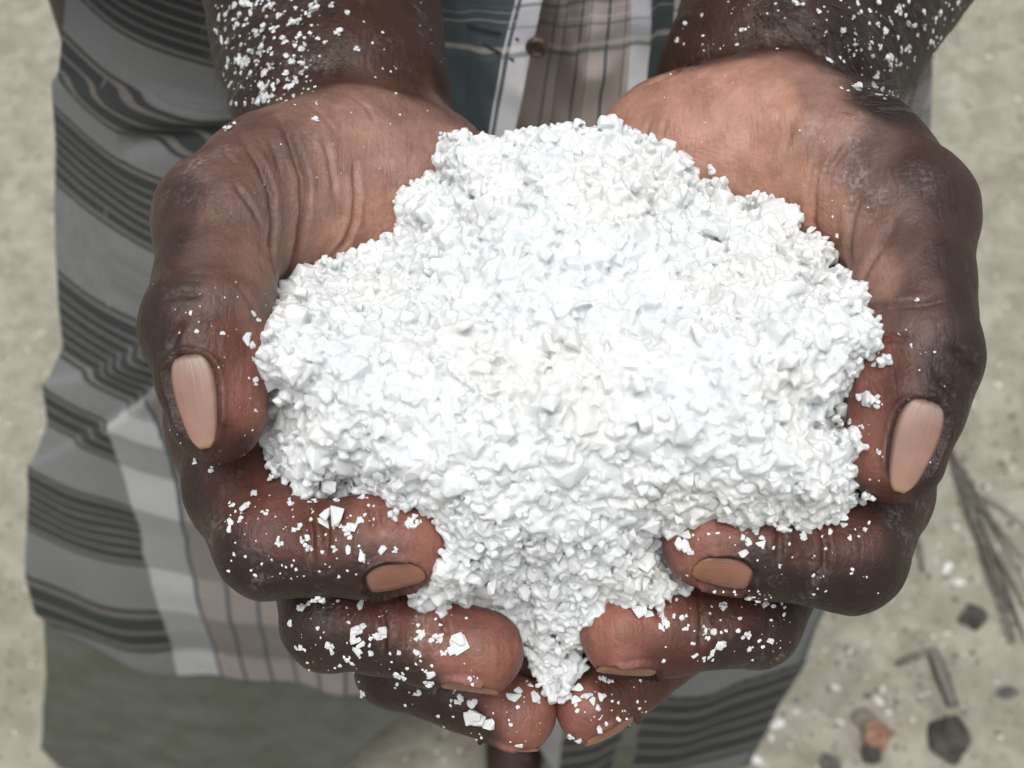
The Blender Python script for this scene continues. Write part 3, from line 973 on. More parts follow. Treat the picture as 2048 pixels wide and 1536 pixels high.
def heap():
    poly = np.array(OUT, float)
    n = len(poly)
    dep = np.full(n, np.nan)
    for i, (x, y) in enumerate(poly):
        r = hit(x, y)
        if i in TOP: dep[i] = TOP[i]
        elif r is not None:
            dep[i] = (r[0] - CAM) @ FWD * 1000 - 0.5
    # where the salt bridges the gap between the hands, carry the depth over from the neighbours
    ok = ~np.isnan(dep)
    ii = np.arange(n)
    dep = np.interp(ii, ii[ok], dep[ok])
    dep[26:48] = np.minimum(dep[26:48], 224); dep[60:] = np.minimum(dep[60:], 224); dep[0] = min(dep[0], 226)
    dep[1:9] = np.minimum(dep[1:9], 243)
    for k in range(48, 60): dep[k] = min(dep[k], 226 + (poly[k, 1] - 1190) * 0.06)
    step = 6
    xs = np.arange(500, 1780, step); ys = np.arange(240, 1420, step)
    X, Y = np.meshgrid(xs, ys, indexing='ij')
    P = np.stack([X.ravel(), Y.ravel()], 1)
    inside = np.zeros(len(P), bool)
    dist = np.full(len(P), 1e9); D0 = np.zeros(len(P))
    wsum = np.zeros(len(P))
    for a in range(n):
        p, q = poly[a], poly[(a + 1) % n]
        c = ((p[1] > P[:, 1]) != (q[1] > P[:, 1])) & (P[:, 0] < (q[0] - p[0]) * (P[:, 1] - p[1]) / (q[1] - p[1] + 1e-9) + p[0])
        inside ^= c
        e = q - p
        t = np.clip(((P - p) @ e) / (e @ e), 0, 1)
        d = np.hypot(*(P - p - t[:, None] * e).T)
        dist = np.minimum(dist, d)
        wgt = np.hypot(*e) / (d + 30) ** 3
        D0 += wgt * (dep[a] * (1 - t) + dep[(a + 1) % n] * t); wsum += wgt
    D0 /= wsum
    # mound: quick rise from the rim, crest towards the wrists, saddle down to the fingertips
    rise = 25 * (1 - np.exp(-dist / 135)) + 3.5 * (1 - np.exp(-dist / 28))
    rise *= np.clip((1480 - P[:, 1]) / 420, 0.25, 1)
    Q3 = np.stack([P[:, 0], P[:, 1], 0 * P[:, 0]], 1)
    lum = vnoise(Q3, 1 / 95.0, 31) * 1.5 + vnoise(Q3, 1 / 42.0, 32) * 1.3 + vnoise(Q3, 1 / 20.0, 33) * 1.0 + vnoise(Q3, 1 / 10.0, 34) * 0.5
    D = D0 - rise - lum * np.clip(dist / 40, 0, 1)
    W = to_world(np.stack([(P[:, 0] - 1024) / FPX * D, (768 - P[:, 1]) / FPX * D, D], 1))
    nx, ny = len(xs), len(ys)
    sel = inside.reshape(nx, ny)
    ids = np.arange(nx * ny).reshape(nx, ny)
    F = []
    cell = sel[:-1, :-1] & sel[1:, :-1] & sel[1:, 1:] & sel[:-1, 1:]
    i, j = np.where(cell)
    F = np.stack([ids[i, j], ids[i + 1, j], ids[i + 1, j + 1], ids[i, j + 1]], 1)
    # body of the heap: the surface sunk under the grains, and its underside resting in the palms
    Nrm = vert_normals(W, F)
    sgn = np.sign((Nrm[F].mean(1) @ -FWD).mean()); Nrm *= sgn
    if sgn < 0: F = F[:, ::-1]
    core = W - Nrm * (0.0006 + 0.0014 * np.clip((P[:, 1] - 880) / 200, 0, 1))[:, None]
    back = to_world(np.stack([(P[:, 0] - 1024) / FPX * (D0 + 6 + 0.10 * dist), (768 - P[:, 1]) / FPX * (D0 + 6 + 0.10 * dist), D0 + 6 + 0.10 * dist], 1))
    K = len(W)
    E = {}
    for f in F:
        for a, b in zip(f, np.roll(f, -1)):
            if (b, a) in E: del E[(b, a)]
            else: E[(a, b)] = 1
    side = np.array([(b, a, a + K, b + K) for a, b in E])
    root = empty('salt_heap', tuple(to_world(cf(1115, 800, 235))))
    tag(root, 'heap of coarse white salt piled in the cupped hands', 'salt heap')
    def put(o):
        o.parent = root
        o.matrix_parent_inverse = Matrix.Translation(root.location).inverted()
        return o
    allV = np.concatenate([core, back])
    coreF = np.concatenate([F, F[:, ::-1] + K, side])
    coreF = np.concatenate([coreF[:, [0, 1, 2]], coreF[:, [0, 2, 3]]])
    # grains over the surface
    fc = W[F].mean(1); fn = Nrm[F].mean(1)
    fd = dist[F].mean(1); fp = P[F].mean(1)
    items, bed = [], []
    cand = rng.permutation(len(fc))
    # the largest crystals: one object each
    pos = []
    big = []
    for k in cand:
        if len(big) >= 300: break
        if fd[k] < 8: continue
        low = fp[k, 1] > 930
        if not low and rng.random() < 0.72: continue
        p = fc[k]
        s = rng.uniform(0.0014, 0.0025) if low else rng.uniform(0.0016, 0.0030)
        if any((p[0] - q[0]) ** 2 + (p[1] - q[1]) ** 2 + (p[2] - q[2]) ** 2 < (0.85 * (s + q[3])) ** 2 for q in pos): continue
        pos.append((*p, s)); big.append((p + fn[k] * (rng.uniform(0.0006, 0.0018) if low else rng.uniform(-0.0012, 0.0002)), s))
    meshes = []
    for V, Fc in CLUMP + SINGLE:
        me = bpy.data.meshes.new('crystal')
        me.from_pydata(V.tolist(), [], Fc.tolist())
        me.polygons.foreach_set('use_smooth', np.zeros(len(Fc), bool))
        me.update(); me.materials.append(M_SALT)
        meshes.append(me)
    inv = Matrix.Translation(root.location).inverted()
    for p, s in big:
        o = bpy.data.objects.new('crystal', meshes[rng.integers(len(meshes))])
        COL.objects.link(o)
        o.parent = root; o.matrix_parent_inverse = inv
        o.location = p; o.rotation_euler = rng.uniform(0, 6.28, 3)
        o.scale = np.array([1, 1, 1]) * s * rng.uniform(0.85, 1.2, 3)
    for k in cand:
        low = fp[k, 1] > 930
        if rng.random() < (0.40 if not low else 0.34):
            s = min(abs(rng.normal(0.0012, 0.0009)) + 0.0009, 0.0034) if not low else rng.uniform(0.0012, 0.0024)
            T = CLUMP[rng.integers(10)] if rng.random() < 0.30 else FLAKE[rng.integers(8)] if rng.random() < 0.30 else SINGLE[rng.integers(10)]
            p = fc[k] + fn[k] * ((0.0004 - s * rng.uniform(0.15, 0.75)) if not low else rng.uniform(-0.0007, 0.0005)) + rng.normal(size=3) * 0.0005
            items.append((T, rand_rot() * (s * rng.uniform(0.75, 1.3, 3))[None, :], p))
    # powder and crumbs between them
    for k in rng.permutation(len(fc))[:4000]:
        s = rng.uniform(0.0004, 0.0008)
        bed.append((SINGLE[rng.integers(10)], rand_rot() * s, fc[k] + fn[k] * rng.uniform(-0.0002, 0.0005) + rng.normal(size=3) * 0.0003))
    # rim grains make a ragged edge
    for a in range(n):
        p, q = poly[a], poly[(a + 1) % n]
        da, db = dep[a], dep[(a + 1) % n]
        L = np.hypot(*(q - p))
        for _ in range(int(L / 5)):
            t = rng.random()
            e = p + (q - p) * t + rng.normal(size=2) * 6
            d = da + (db - da) * t - rng.uniform(0.5, 4)
            s = abs(rng.normal(0.0012, 0.0005)) + 0.0004
            items.append(((CLUMP if rng.random() < 0.5 else SINGLE)[rng.integers(10)], rand_rot() * s, to_world(cf(e[0], e[1], d)).ravel()))
    # crumbling lumps along the edge
    for _ in range(46):
        a = rng.integers(n)
        if 44 <= a <= 60 and rng.random() < 0.7: continue
        t = rng.random()
        e = poly[a] * (1 - t) + poly[(a + 1) % n] * t
        c = np.array([1130.0, 700.0]) - e; c /= np.hypot(*c)
        e = e + c * rng.uniform(10, 30)
        d = dep[a] * (1 - t) + dep[(a + 1) % n] * t - 4
        o3 = to_world(cf(e[0], e[1], d)).ravel()
        sp = rng.uniform(0.0012, 0.0028)
        for _k in range(rng.integers(8, 20)):
            items.append((CLUMP[rng.integers(10)], rand_rot() * rng.uniform(0.0006, 0.0016), o3 + rng.normal(size=3) * sp))
    # the far slope of the heap, out of sight between the wrists
    for a in range(9, 23):
        for _ in range(60):
            t = rng.random(); p = poly[a] * (1 - t) + poly[a + 1] * t
            g = rng.random()
            c = to_world(cf(p[0], p[1] + 8, dep[a])).ravel() + np.array([0, 0.7, -0.75]) * g * 0.03
            items.append((SINGLE[rng.integers(10)], rand_rot() * rng.uniform(0.001, 0.002), c))
    # damp salt: grains fused to one crumbly mass
    items += bed
    items.append(((allV, coreF), np.eye(3), np.zeros(3)))
    o = scatter('packed_salt', items, M_PACKED, None, True)
    md = o.modifiers.new('fuse', 'REMESH'); md.mode = 'VOXEL'; md.voxel_size = 0.00027; md.use_smooth_shade = True
    dg = bpy.context.evaluated_depsgraph_get()
    me = bpy.data.meshes.new_from_object(o.evaluated_get(dg))
    o.modifiers.clear(); o.data = me
    if not me.materials: me.materials.append(M_PACKED)
    tag(put(o), kind='stuff')
    print('packed', len(me.polygons))
    return D0
heap()

# ------------------------------------------------------------------ crystals clinging to the skin
STUCK = {
 'index_a': [(660, 1038, 62), (642, 1046, 40), (820, 1046, 40), (838, 1044, 16), (700, 1052, 34), (694, 1070, 22), (580, 1007, 20), (627, 1004, 20), (555, 1083, 18), (722, 1108, 26), (620, 1030, 22), (600, 1056, 18), (614, 1076, 14),
             (488, 1020, 26), (482, 1036, 20), (527, 1026, 14), (463, 1012, 20), (461, 1044, 16), (505, 985, 22), (460, 1058, 14), (586, 1060, 12), (604, 1082, 16), (618, 1094, 16), (670, 1100, 16), (765, 1100, 18), (790, 1103, 14), (778, 1165, 12), (675, 1000, 22), (697, 1100, 18)],
 'middle_a': [(768, 1262, 34), (755, 1276, 26), (920, 1280, 44), (880, 1276, 28), (842, 1270, 26), (720, 1262, 36), (712, 1284, 34), (710, 1300, 26), (655, 1292, 22), (664, 1302, 16), (600, 1292, 22), (582, 1246, 18), (604, 1212, 26), (694, 1318, 14), (800, 1346, 22), (862, 1348, 18), (854, 1366, 18), (742, 1306, 16), (834, 1304, 18), (640, 1195, 30), (722, 1210, 18), (706, 1326, 12), (680, 1330, 12), (884, 1306, 12), (940, 1356, 12), (798, 1305, 12)],
 'ring_a': [(972, 1440, 58), (1066, 1390, 36), (1030, 1386, 32), (1046, 1366, 24), (945, 1412, 24), (922, 1402, 18), (726, 1386, 20), (838, 1388, 14), (1038, 1490, 14)],
 'middle_b': [(1288, 1190, 74), (1300, 1215, 50), (1330, 1254, 24), (1440, 1294, 28), (1422, 1310, 16), (1450, 1214, 24), (1496, 1270, 22), (1498, 1298, 16), (1368, 1234, 22), (1322, 1232, 18), (1522, 1202, 30), (1500, 1196, 20), (1530, 1210, 18), (1410, 1262, 14), (1426, 1264, 14), (1370, 1256, 14), (1540, 1282, 14)],
 'index_b': [(1364, 1080, 32), (1378, 1105, 22), (1400, 1034, 26), (1365, 1034, 20), (1487, 1107, 18), (1520, 1080, 24), (1500, 1086, 20), (1606, 1070, 22), (1504, 1044, 30), (1508, 1062, 22), (1560, 1130, 10), (1485, 1075, 12), (1686, 1050, 16), (1660, 1064, 12), (1700, 1076, 12), (1730, 1060, 12)],
 'ring_b': [(1160, 1386, 38), (1196, 1400, 28), (1190, 1440, 34), (1200, 1455, 20), (1215, 1360, 24), (1140, 1470, 26), (1158, 1480, 18), (1240, 1345, 20)],
 'thumb_b': [(1738, 790, 44), (1722, 798, 28), (1752, 803, 26), (1702, 842, 16), (1724, 855, 12), (1757, 906, 10), (1823, 690, 8), (1835, 600, 10), (1748, 730, 10)],
 'thumb_a': [(500, 684, 34), (524, 694, 24), (510, 765, 20), (506, 628, 16), (517, 640, 12), (382, 626, 10), (394, 663, 9), (445, 667, 10), (506, 718, 10), (512, 822, 9), (390, 925, 16), (424, 938, 16), (634, 240, 14)],
 'arm_a': [(455, 260, 22), (470, 248, 18), (582, 45, 34), (588, 118, 24), (608, 94, 22), (590, 92, 18), (570, 84, 26), (551, 55, 24), (527, 60, 24), (511, 68, 22), (495, 45, 26), (475, 52, 24), (446, 84, 26), (455, 84, 20), (435, 62, 20), (505, 100, 34), (520, 105, 30), (538, 104, 30), (490, 120, 36), (498, 130, 30), (515, 125, 22), (477, 120, 28), (458, 130, 26), (500, 150, 28), (528, 150, 22), (525, 168, 28), (555, 170, 34), (575, 178, 34), (592, 165, 18), (520, 195, 34), (530, 185, 30), (545, 192, 28), (538, 130, 14), (575, 145, 20), (605, 128, 18), (604, 143, 16), (680, 66, 20), (716, 98, 16), (625, 20, 26), (630, 5, 22), (490, 5, 34), (505, 15, 28), (470, 10, 24), (455, 25, 22), (530, 20, 20), (545, 10, 22), (440, 35, 18), (620, 30, 18), (660, 12, 16), (695, 26, 14), (650, 84, 12), (480, 28, 18), (560, 30, 16), (573, 112, 16), (792, 188, 10), (636, 78, 14)],
 'arm_b': [(1371, 47, 16), (1355, 82, 16), (1405, 32, 12), (1593, 5, 22), (1640, 25, 20), (1686, 61, 18), (1485, 60, 16), (1475, 90, 12), (1655, 122, 20), (1680, 115, 22), (1797, 24, 22), (1847, 28, 22), (1878, 30, 24), (1870, 42, 20), (1827, 72, 26), (1815, 50, 18), (1829, 50, 16), (1860, 84, 14), (1778, 38, 14), (1756, 50, 14), (1770, 62, 16), (1778, 122, 26), (1750, 152, 24), (1712, 172, 30), (1720, 182, 20), (1762, 178, 18), (1784, 188, 18), (1746, 170, 18), (1738, 95, 14), (1708, 90, 12), (1760, 98, 16), (1800, 98, 22), (1816, 100, 20), (1744, 112, 12), (1652, 64, 10), (1715, 8, 12), (1816, 5, 14), (1915, 5, 16), (1757, 5, 12), (1552, 8, 10), (1708, 34, 10), (1846, 55, 14), (1780, 140, 14), (1800, 130, 14), (1756, 190, 16)],
}
STUCK_LABEL = {
 'index_a': ('small white salt crystal clinging to the index finger of the hand on the left', 'salt crystals on the left index finger'),
 'middle_a': ('small white salt crystal clinging to the middle finger of the hand on the left', 'salt crystals on the left middle finger'),
 'ring_a': ('small white salt crystal clinging to the lowest fingertip of the hand on the left', 'salt crystals on the left ring finger'),
 'index_b': ('small white salt crystal clinging to the index finger of the hand on the right', 'salt crystals on the right index finger'),
 'middle_b': ('small white salt crystal clinging to the middle finger of the hand on the right', 'salt crystals on the right middle finger'),
 'ring_b': ('small white salt crystal clinging to the lowest fingertip of the hand on the right', 'salt crystals on the right ring finger'),
 'thumb_a': ('tiny white salt crystal clinging to the thumb or palm on the left', 'salt crystals on the left thumb'),
 'thumb_b': ('tiny white salt crystal clinging to the thumb on the right', 'salt crystals on the right thumb'),
 'arm_a': ('small white salt crystal stuck to the forearm on the left', 'salt crystals on the left forearm'),
 'arm_b': ('small white salt crystal stuck to the dark forearm on the right', 'salt crystals on the right forearm'),
}
def _along(finger, hand, lo, hi, flip):
    def f(x, y):
        k = (x - lo) / (hi - lo)
        if flip: k = 1 - k
        part = 'near the tip' if k > 0.66 else 'halfway along' if k > 0.33 else 'near the outer knuckle'
        return f"{part} {'' if part.startswith('half') else 'of '}the {hand} hand's {finger}"
    return f
def _arm(side, outer):
    def f(x, y):
        row = 'at the top edge' if y < 40 else 'close to the wrist' if y > 120 else 'midway to the wrist'
        return f'on the {side} forearm, {"outer" if outer(x) else "inner"} side, {row}'
    return f
WHERE = {
 'index_a': _along('index finger', 'left', 440, 900, False), 'middle_a': _along('middle finger', 'left', 570, 1050, False), 'ring_a': _along('lowest visible finger', 'left', 720, 1110, False),
 'index_b': _along('index finger', 'right', 1325, 1810, True), 'middle_b': _along('middle finger', 'right', 1150, 1600, True), 'ring_b': _along('lowest visible finger', 'right', 1110, 1300, True),
 'thumb_a': lambda x, y: 'on the left thumb ' + ('above the nail' if y < 700 else 'below the nail' if y > 880 else 'beside the nail') if x < 600 else 'alone on the left palm near the wrist',
 'thumb_b': lambda x, y: 'on the right thumb ' + ('above the nail' if y < 815 else 'beside the nail'),
 'arm_a': _arm('left', lambda x: x < 580), 'arm_b': _arm('right', lambda x: x > 1680),
}
UNIQUE = {
 (660, 1038): 'largest white salt flake lying on the index finger of the hand on the left',
 (820, 1046): 'white salt flake near the tip of the index finger on the left',
 (920, 1280): 'upright pale salt flake near the tip of the middle finger on the left',
 (972, 1440): 'large white salt flake on the lowest fingertip of the left hand, beside its nail',
 (1288, 1190): 'largest white salt lump, lying across the middle fingertip of the hand on the right',
 (1738, 790): 'large white salt flake above the nail of the thumb on the right',
 (500, 684): 'large white salt flake above the nail of the thumb on the left',
 (1190, 1440): 'white salt flake beside the nail of the lowest fingertip on the right',
 (582, 45): 'largest white salt lump on the forearm on the left',
}
flake_me = []
for V, Fc in FLAKE + [(v * np.array([1, 1, .6]), f) for v, f in CLUMP[:5]] + [(v * np.array([1, 1, .7]), f) for v, f in SINGLE[:5]]:
    me = bpy.data.meshes.new('salt_crystal')
    me.from_pydata(V.tolist(), [], Fc.tolist()); me.materials.append(M_SALT)
    me.polygons.foreach_set('use_smooth', np.zeros(len(Fc), bool))
    flake_me.append(me)
bodyV = np.concatenate(Vs[:2])
for key, lst in STUCK.items():
    for x, y, wpx in lst:
        r = hit(x, y)
        if r is None: continue
        p, nrm, d, _ = r
        s = wpx / FPX * d * 0.5 * (0.88 if key.startswith('arm') else 1.1)
        k = rng.integers(0, 13) if wpx > 18 else rng.integers(8, 18)
        o = bpy.data.objects.new('salt_crystal', flake_me[k])
        COL.objects.link(o)
        A = basis(nrm) * (np.array([rng.uniform(0.7, 1.15), rng.uniform(0.75, 1.2), 0.8]) * s)[None, :]
        MM = Matrix.Identity(4)
        for a in range(3):
            for b in range(3): MM[a][b] = A[a, b]
        MM.translation = Vector(p + nrm * s * 0.16)
        o.matrix_world = MM
        lab, grp = STUCK_LABEL[key]
        if (x, y) in UNIQUE: tag(o, UNIQUE[(x, y)], 'salt crystal', 'salt crystals clinging to the skin')
        else:
            size = 'Broad' if wpx >= 28 else 'small' if wpx >= 18 else 'tiny'
            where = WHERE[key](x, y)
            tag(o, f'{size.lower()} white salt crystal {where}', 'salt crystal', grp)

def dust(name, boxes, label):
    items = []
    for x0, y0, x1, y1, cnt, smax in boxes:
        for _ in range(cnt):
            r = hit(rng.uniform(x0, x1), rng.uniform(y0, y1))
            if r is None: continue
            p, nrm, d, _h = r
            s = smax * rng.uniform(0.25, 1) ** 2 / FPX * d * 0.5
            items.append((SINGLE[rng.integers(10)], basis(nrm) * (np.array([1, 1, 0.5]) * s)[None, :], p + nrm * s * 0.15))
    o = scatter(name, items, M_SALT)
    tag(o, label, 'salt dust', kind='stuff')
dust('salt_dust', [(430, 0, 640, 210, 240, 11), (600, 0, 900, 160, 25, 7), (1330, 0, 1700, 110, 40, 7), (1680, 0, 1930, 200, 170, 10), (450, 985, 760, 1160, 110, 10), (590, 1200, 960, 1390, 130, 10),
                   (740, 1380, 1100, 1490, 50, 10), (1120, 1340, 1300, 1470, 50, 12), (1320, 1180, 1590, 1330, 90, 11), (1340, 1020, 1780, 1190, 90, 9), (1690, 640, 1900, 1010, 50, 6), (300, 560, 540, 930, 70, 6), (500, 180, 900, 400, 25, 5), (1300, 120, 1800, 450, 30, 6)],
     'fine white salt dust specks sprinkled over fingers and forearms')

# ------------------------------------------------------------------ hair on the forearms
def arm_hair():
    V, F = [], []
    def strand(p, nrm, d, L):
        r = 0.00005
        t = np.cross(d, nrm); t /= np.linalg.norm(t) + 1e-9
        k = len(V)
        for i in range(4):
            f = i / 3
            q = p + (nrm * (0.35 * f) + d * f) * L + nrm * 0.0002
            wdt = r * (1 - 0.75 * f)
            V.extend([q + t * wdt, q - t * wdt, q + nrm * wdt * 1.2])
        for i in range(3):
            a = k + 3 * i
            for x in range(3):
                y = (x + 1) % 3
                F.append((a + x, a + y, a + 3 + y, a + 3 + x))
    for x0, y0, x1, y1, cnt in ((400, 0, 560, 210, 420), (560, 0, 700, 150, 120), (1680, 0, 1990, 230, 700), (1500, 0, 1700, 90, 160)):
        for _ in range(cnt):
            h_ = hit(rng.uniform(x0, x1), rng.uniform(y0, y1))
            if h_ is None: continue
            p, nrm = h_[0], h_[1]
            d = -UP * 0.8 + RIGHT * (0.9 if x0 > 1000 else -0.8) + rng.normal(size=3) * 0.35
            d = d - nrm * (d @ nrm); d /= np.linalg.norm(d)
            strand(p, nrm, d, rng.uniform(0.004, 0.009))
    o = under(mesh_obj('arm_hair', np.array(V), np.array(F), M_HAIR, None, False))
    tag(o, kind='stuff')
arm_hair()
# ------------------------------------------------------------------ the lungi
SIL_L = [(-300, 150), (0, 138), (150, 126), (300, 124), (500, 118), (620, 122), (700, 128), (765, 98), (850, 108), (930, 76), (1000, 74), (1150, 60), (1230, 76), (1350, 80), (1490, 70), (1700, 90)]
SIL_R = [(-300, 1850), (0, 1860), (150, 1862), (290, 1858), (600, 1840), (900, 1790), (1100, 1715), (1250, 1640), (1330, 1608), (1400, 1560), (1536, 1500), (1700, 1440)]
def side_Y(row): return np.interp(row, [-300, 300, 1200, 1700], [0.44, 0.425, 0.375, 0.375])
def prof(sil):
    rows = np.arange(-300, 1701, 10)
    xs = np.interp(rows, [a for a, b in sil], [b for a, b in sil])
    P = np.array([on_Y(x, r, side_Y(r)) for x, r in zip(xs, rows)])
    o = np.argsort(P[:, 2])
    return P[o, 2], P[o, 0], P[o, 1]
ZL, XL, YL = prof(SIL_L)
ZR, XR, YR = prof(SIL_R)
def zrow(row): return on_Y(100, row, side_Y(row))[2]
T_ROWS = [(-400, -2.4), (0, -0.45), (60, -0.2), (150, 0.2), (200, 0.58), (370, 1.42), (450, 1.45), (451, 2.55), (530, 2.58), (720, 3.42), (768, 3.8), (848, 4.2), (925, 4.58), (1060, 5.42), (1145, 5.8), (1240, 6.2), (1420, 6.45), (1800, 6.55)]
TZ = np.array([zrow(r) for r, t in T_ROWS])[::-1]; TT = np.array([t for r, t in T_ROWS])[::-1]

def seg_side(px, py, line):
    """rows below (+) / above (-) a polyline y(x)"""
    xs = [a for a, b in line]; ys = [b for a, b in line]
    return py - np.interp(px, xs, ys)

def cloth_ring(name, hem_rows, mat, shrink=0.0, ztop=0.97, nu=420, nv=330, folds=True, parent=None):
    ph = np.linspace(0, 2 * math.pi, nu, endpoint=False)
    # finer columns on the front
    ph = ph + 0.35 * np.sin(2 * (ph)) * 0
    C, Sn = np.cos(ph), np.sin(ph)
    # hem height for each column from the rows it shows at
    zh = np.empty(nu)
    for i in range(nu):
        z = 0.4
        for _ in range(6):
            xl, xr = np.interp(z, ZL, XL), np.interp(z, ZR, XR)
            Y = np.interp(z, ZL, YL)
            x = (xl + xr) / 2 + (xr - xl) / 2 * C[i]
            b = 0.03 + 0.05 * np.clip((z - 0.35) / 0.45, 0, 1)
            y = Y - b * (1 - abs(C[i]) ** 3) if Sn[i] < 0 else Y
            pxi, _ = project(np.array([x, y, z]))
            row = np.interp(pxi, [a for a, r in hem_rows], [r for a, r in hem_rows])
            z = on_Y(pxi, row, y)[2]
        zh[i] = max(z, 0.0)
    v = np.linspace(0, 1, nv)
    Z = ztop + (zh[None] - ztop) * v[:, None]
    xl, xr = np.interp(Z, ZL, XL), np.interp(Z, ZR, XR)
    Y = np.interp(Z, ZL, YL)
    X = (xl + xr) / 2 + ((xr - xl) / 2 - shrink) * C[None]
    b = 0.03 + 0.05 * np.clip((Z - 0.35) / 0.45, 0, 1)
    front = Sn[None] < 0
    Yf = Y - (b - shrink) * (1 - np.abs(C[None]) ** 3)
    Yb = Y + 0.22 * np.sqrt(np.maximum(1 - C[None] ** 2, 0))
    Yv = np.where(front, Yf, Yb)
    P = np.stack([X, Yv, Z], -1).reshape(-1, 3)
    on = np.stack([np.broadcast_to(C, Z.shape) * 0.9, np.where(front, -1.0, 1.0) * np.sqrt(np.maximum(1 - C[None] ** 2, 0)) * np.ones_like(Z), 0 * Z], -1).reshape(-1, 3)
    on /= np.linalg.norm(on, axis=1, keepdims=True)
    px, py = project(P)
    disp = vnoise(P * np.array([1, 1, 0.45]), 11, 41) * 0.006 + vnoise(P, 30, 42) * 0.0018
    t = np.interp(P[:, 2], TZ, TT)
    s = P[:, 0].copy()
    if folds:
        def ledge(d, wdt): return 1 / (1 + np.exp(-np.clip(d / wdt, -40, 40)))
        isleft = (px < 620) & front.repeat(1, 0).reshape(-1) if False else (px < 700)
        # two tucked folds on the left hip
        d1 = seg_side(px, py, [(0, 150), (130, 157), (230, 176), (350, 188), (480, 238), (600, 300)])
        disp += 0.010 * ledge(d1, 4) * np.exp(-np.clip(d1, 0, None) / 150) * isleft
        d2 = seg_side(px, py, [(0, 790), (100, 765), (200, 742), (300, 690), (420, 610)])
        disp += 0.013 * ledge(d2, 4) * np.exp(-np.clip(d2, 0, None) / 170) * isleft
        d3 = seg_side(px, py, [(0, 960), (80, 925), (160, 880), (235, 838), (330, 765), (420, 690)])
        disp += 0.011 * ledge(d3, 4) * np.exp(-np.clip(d3, 0, None) / 220) * isleft
        # soft dent under the wrist, drape folds towards the hem
        disp -= 0.008 * np.exp(-((py - 262 + (px - 380) * 0.15) / 22) ** 2) * (px < 480) * (px > 270)
        amp = np.clip((0.75 - P[:, 2]) / 0.4, 0, 1)
        disp += amp * (0.0045 * np.sin(P[:, 0] * 38 + 3 * P[:, 2]) + 0.0025 * np.sin(P[:, 0] * 83 + 1.0))
        t = t + 0.30 * ledge(d3, 3) * isleft * (py < 1120) * 0
    sil = np.clip(np.broadcast_to(1.15 - np.abs(C)[None] ** 4, Z.shape).reshape(-1), 0.35, 1)
    P = P + on * (disp * sil)[:, None]
    # cloth width coordinate: 0 at the white border stripe, which slants to the right going down
    xw = np.interp(py, [780, 830, 1100, 1345, 1400], [225, 235, 288, 368, 385])
    depth = (P - CAM) @ FWD
    s = (px - xw) / FPX * depth
    s = np.where(front.repeat(1, 0).reshape(-1) if front.shape == Z.shape else np.broadcast_to(front, Z.shape).reshape(-1), s, s)
    hid = (seg_side(px, py, [(0, 960), (80, 925), (160, 880), (235, 838), (330, 765), (420, 690), (700, 600)]) < 0) & (px < 800)
    s = np.where(hid & (s > 0), -0.05, s)
    s = np.where(s > 0.30, s + np.interp(px, [900, 1060], [0.0, 0.0]), s)
    # towards the right hem: second white border, grey ground and the last wide band, rising to the right
    rt = (px > 1000) & (py > 1180)
    s = np.where(rt, 0.395 + (px - 1062 + (py - 1480) * 0.05) / FPX * depth, s)
    rc = np.interp(px, [1060, 1200, 1530, 1640], [1512, 1488, 1402, 1370])
    t = np.where(rt & (py > rc - 60), 7 + (py - rc) / 95.0 * 0.42, np.where(rt, 6.45, t))
    t = np.where(rt & (t > 7.5), 7.5, t)
    i, j = np.meshgrid(np.arange(nv - 1), np.arange(nu), indexing='ij')
    a = (i * nu + j).ravel(); bq = (i * nu + (j + 1) % nu).ravel()
    F = np.stack([a, bq, bq + nu, a + nu], 1)
    o = mesh_obj(name, P, F, mat, parent, True, None, np.stack([s, t], 1))
    md = o.modifiers.new('thickness', 'SOLIDIFY'); md.thickness = 0.0012; md.offset = -1
    return o

HEM_OUT = [(-200, 1215), (60, 1218), (130, 1262), (250, 1310), (380, 1343), (560, 1364), (700, 1376), (830, 1390), (980, 1420), (1060, 1470), (1120, 1560), (1300, 1600), (1500, 1620), (1900, 1500)]
HEM_IN = [(-200, 1480), (70, 1496), (105, 1536), (160, 1580), (500, 1640), (640, 1590), (690, 1538), (745, 1490), (815, 1432), (860, 1400), (1000, 1390), (1130, 1500), (1200, 1640), (1500, 1640), (1900, 1500)]
lungi = under(cloth_ring('lungi', HEM_OUT, M_LUNGI))
lungi['label'] = 'grey lungi with dark striped bands and a pale checked panel'
inner = cloth_ring('lining', HEM_IN, M_LINING, 0.006, 0.60, 300, 120, False)
inner.parent = lungi
inner.matrix_parent_inverse = lungi.matrix_world.inverted() @ Matrix.Identity(4)
inner.parent = None
under(inner)
inner['label'] = 'plain grey-green under-layer of the lungi'

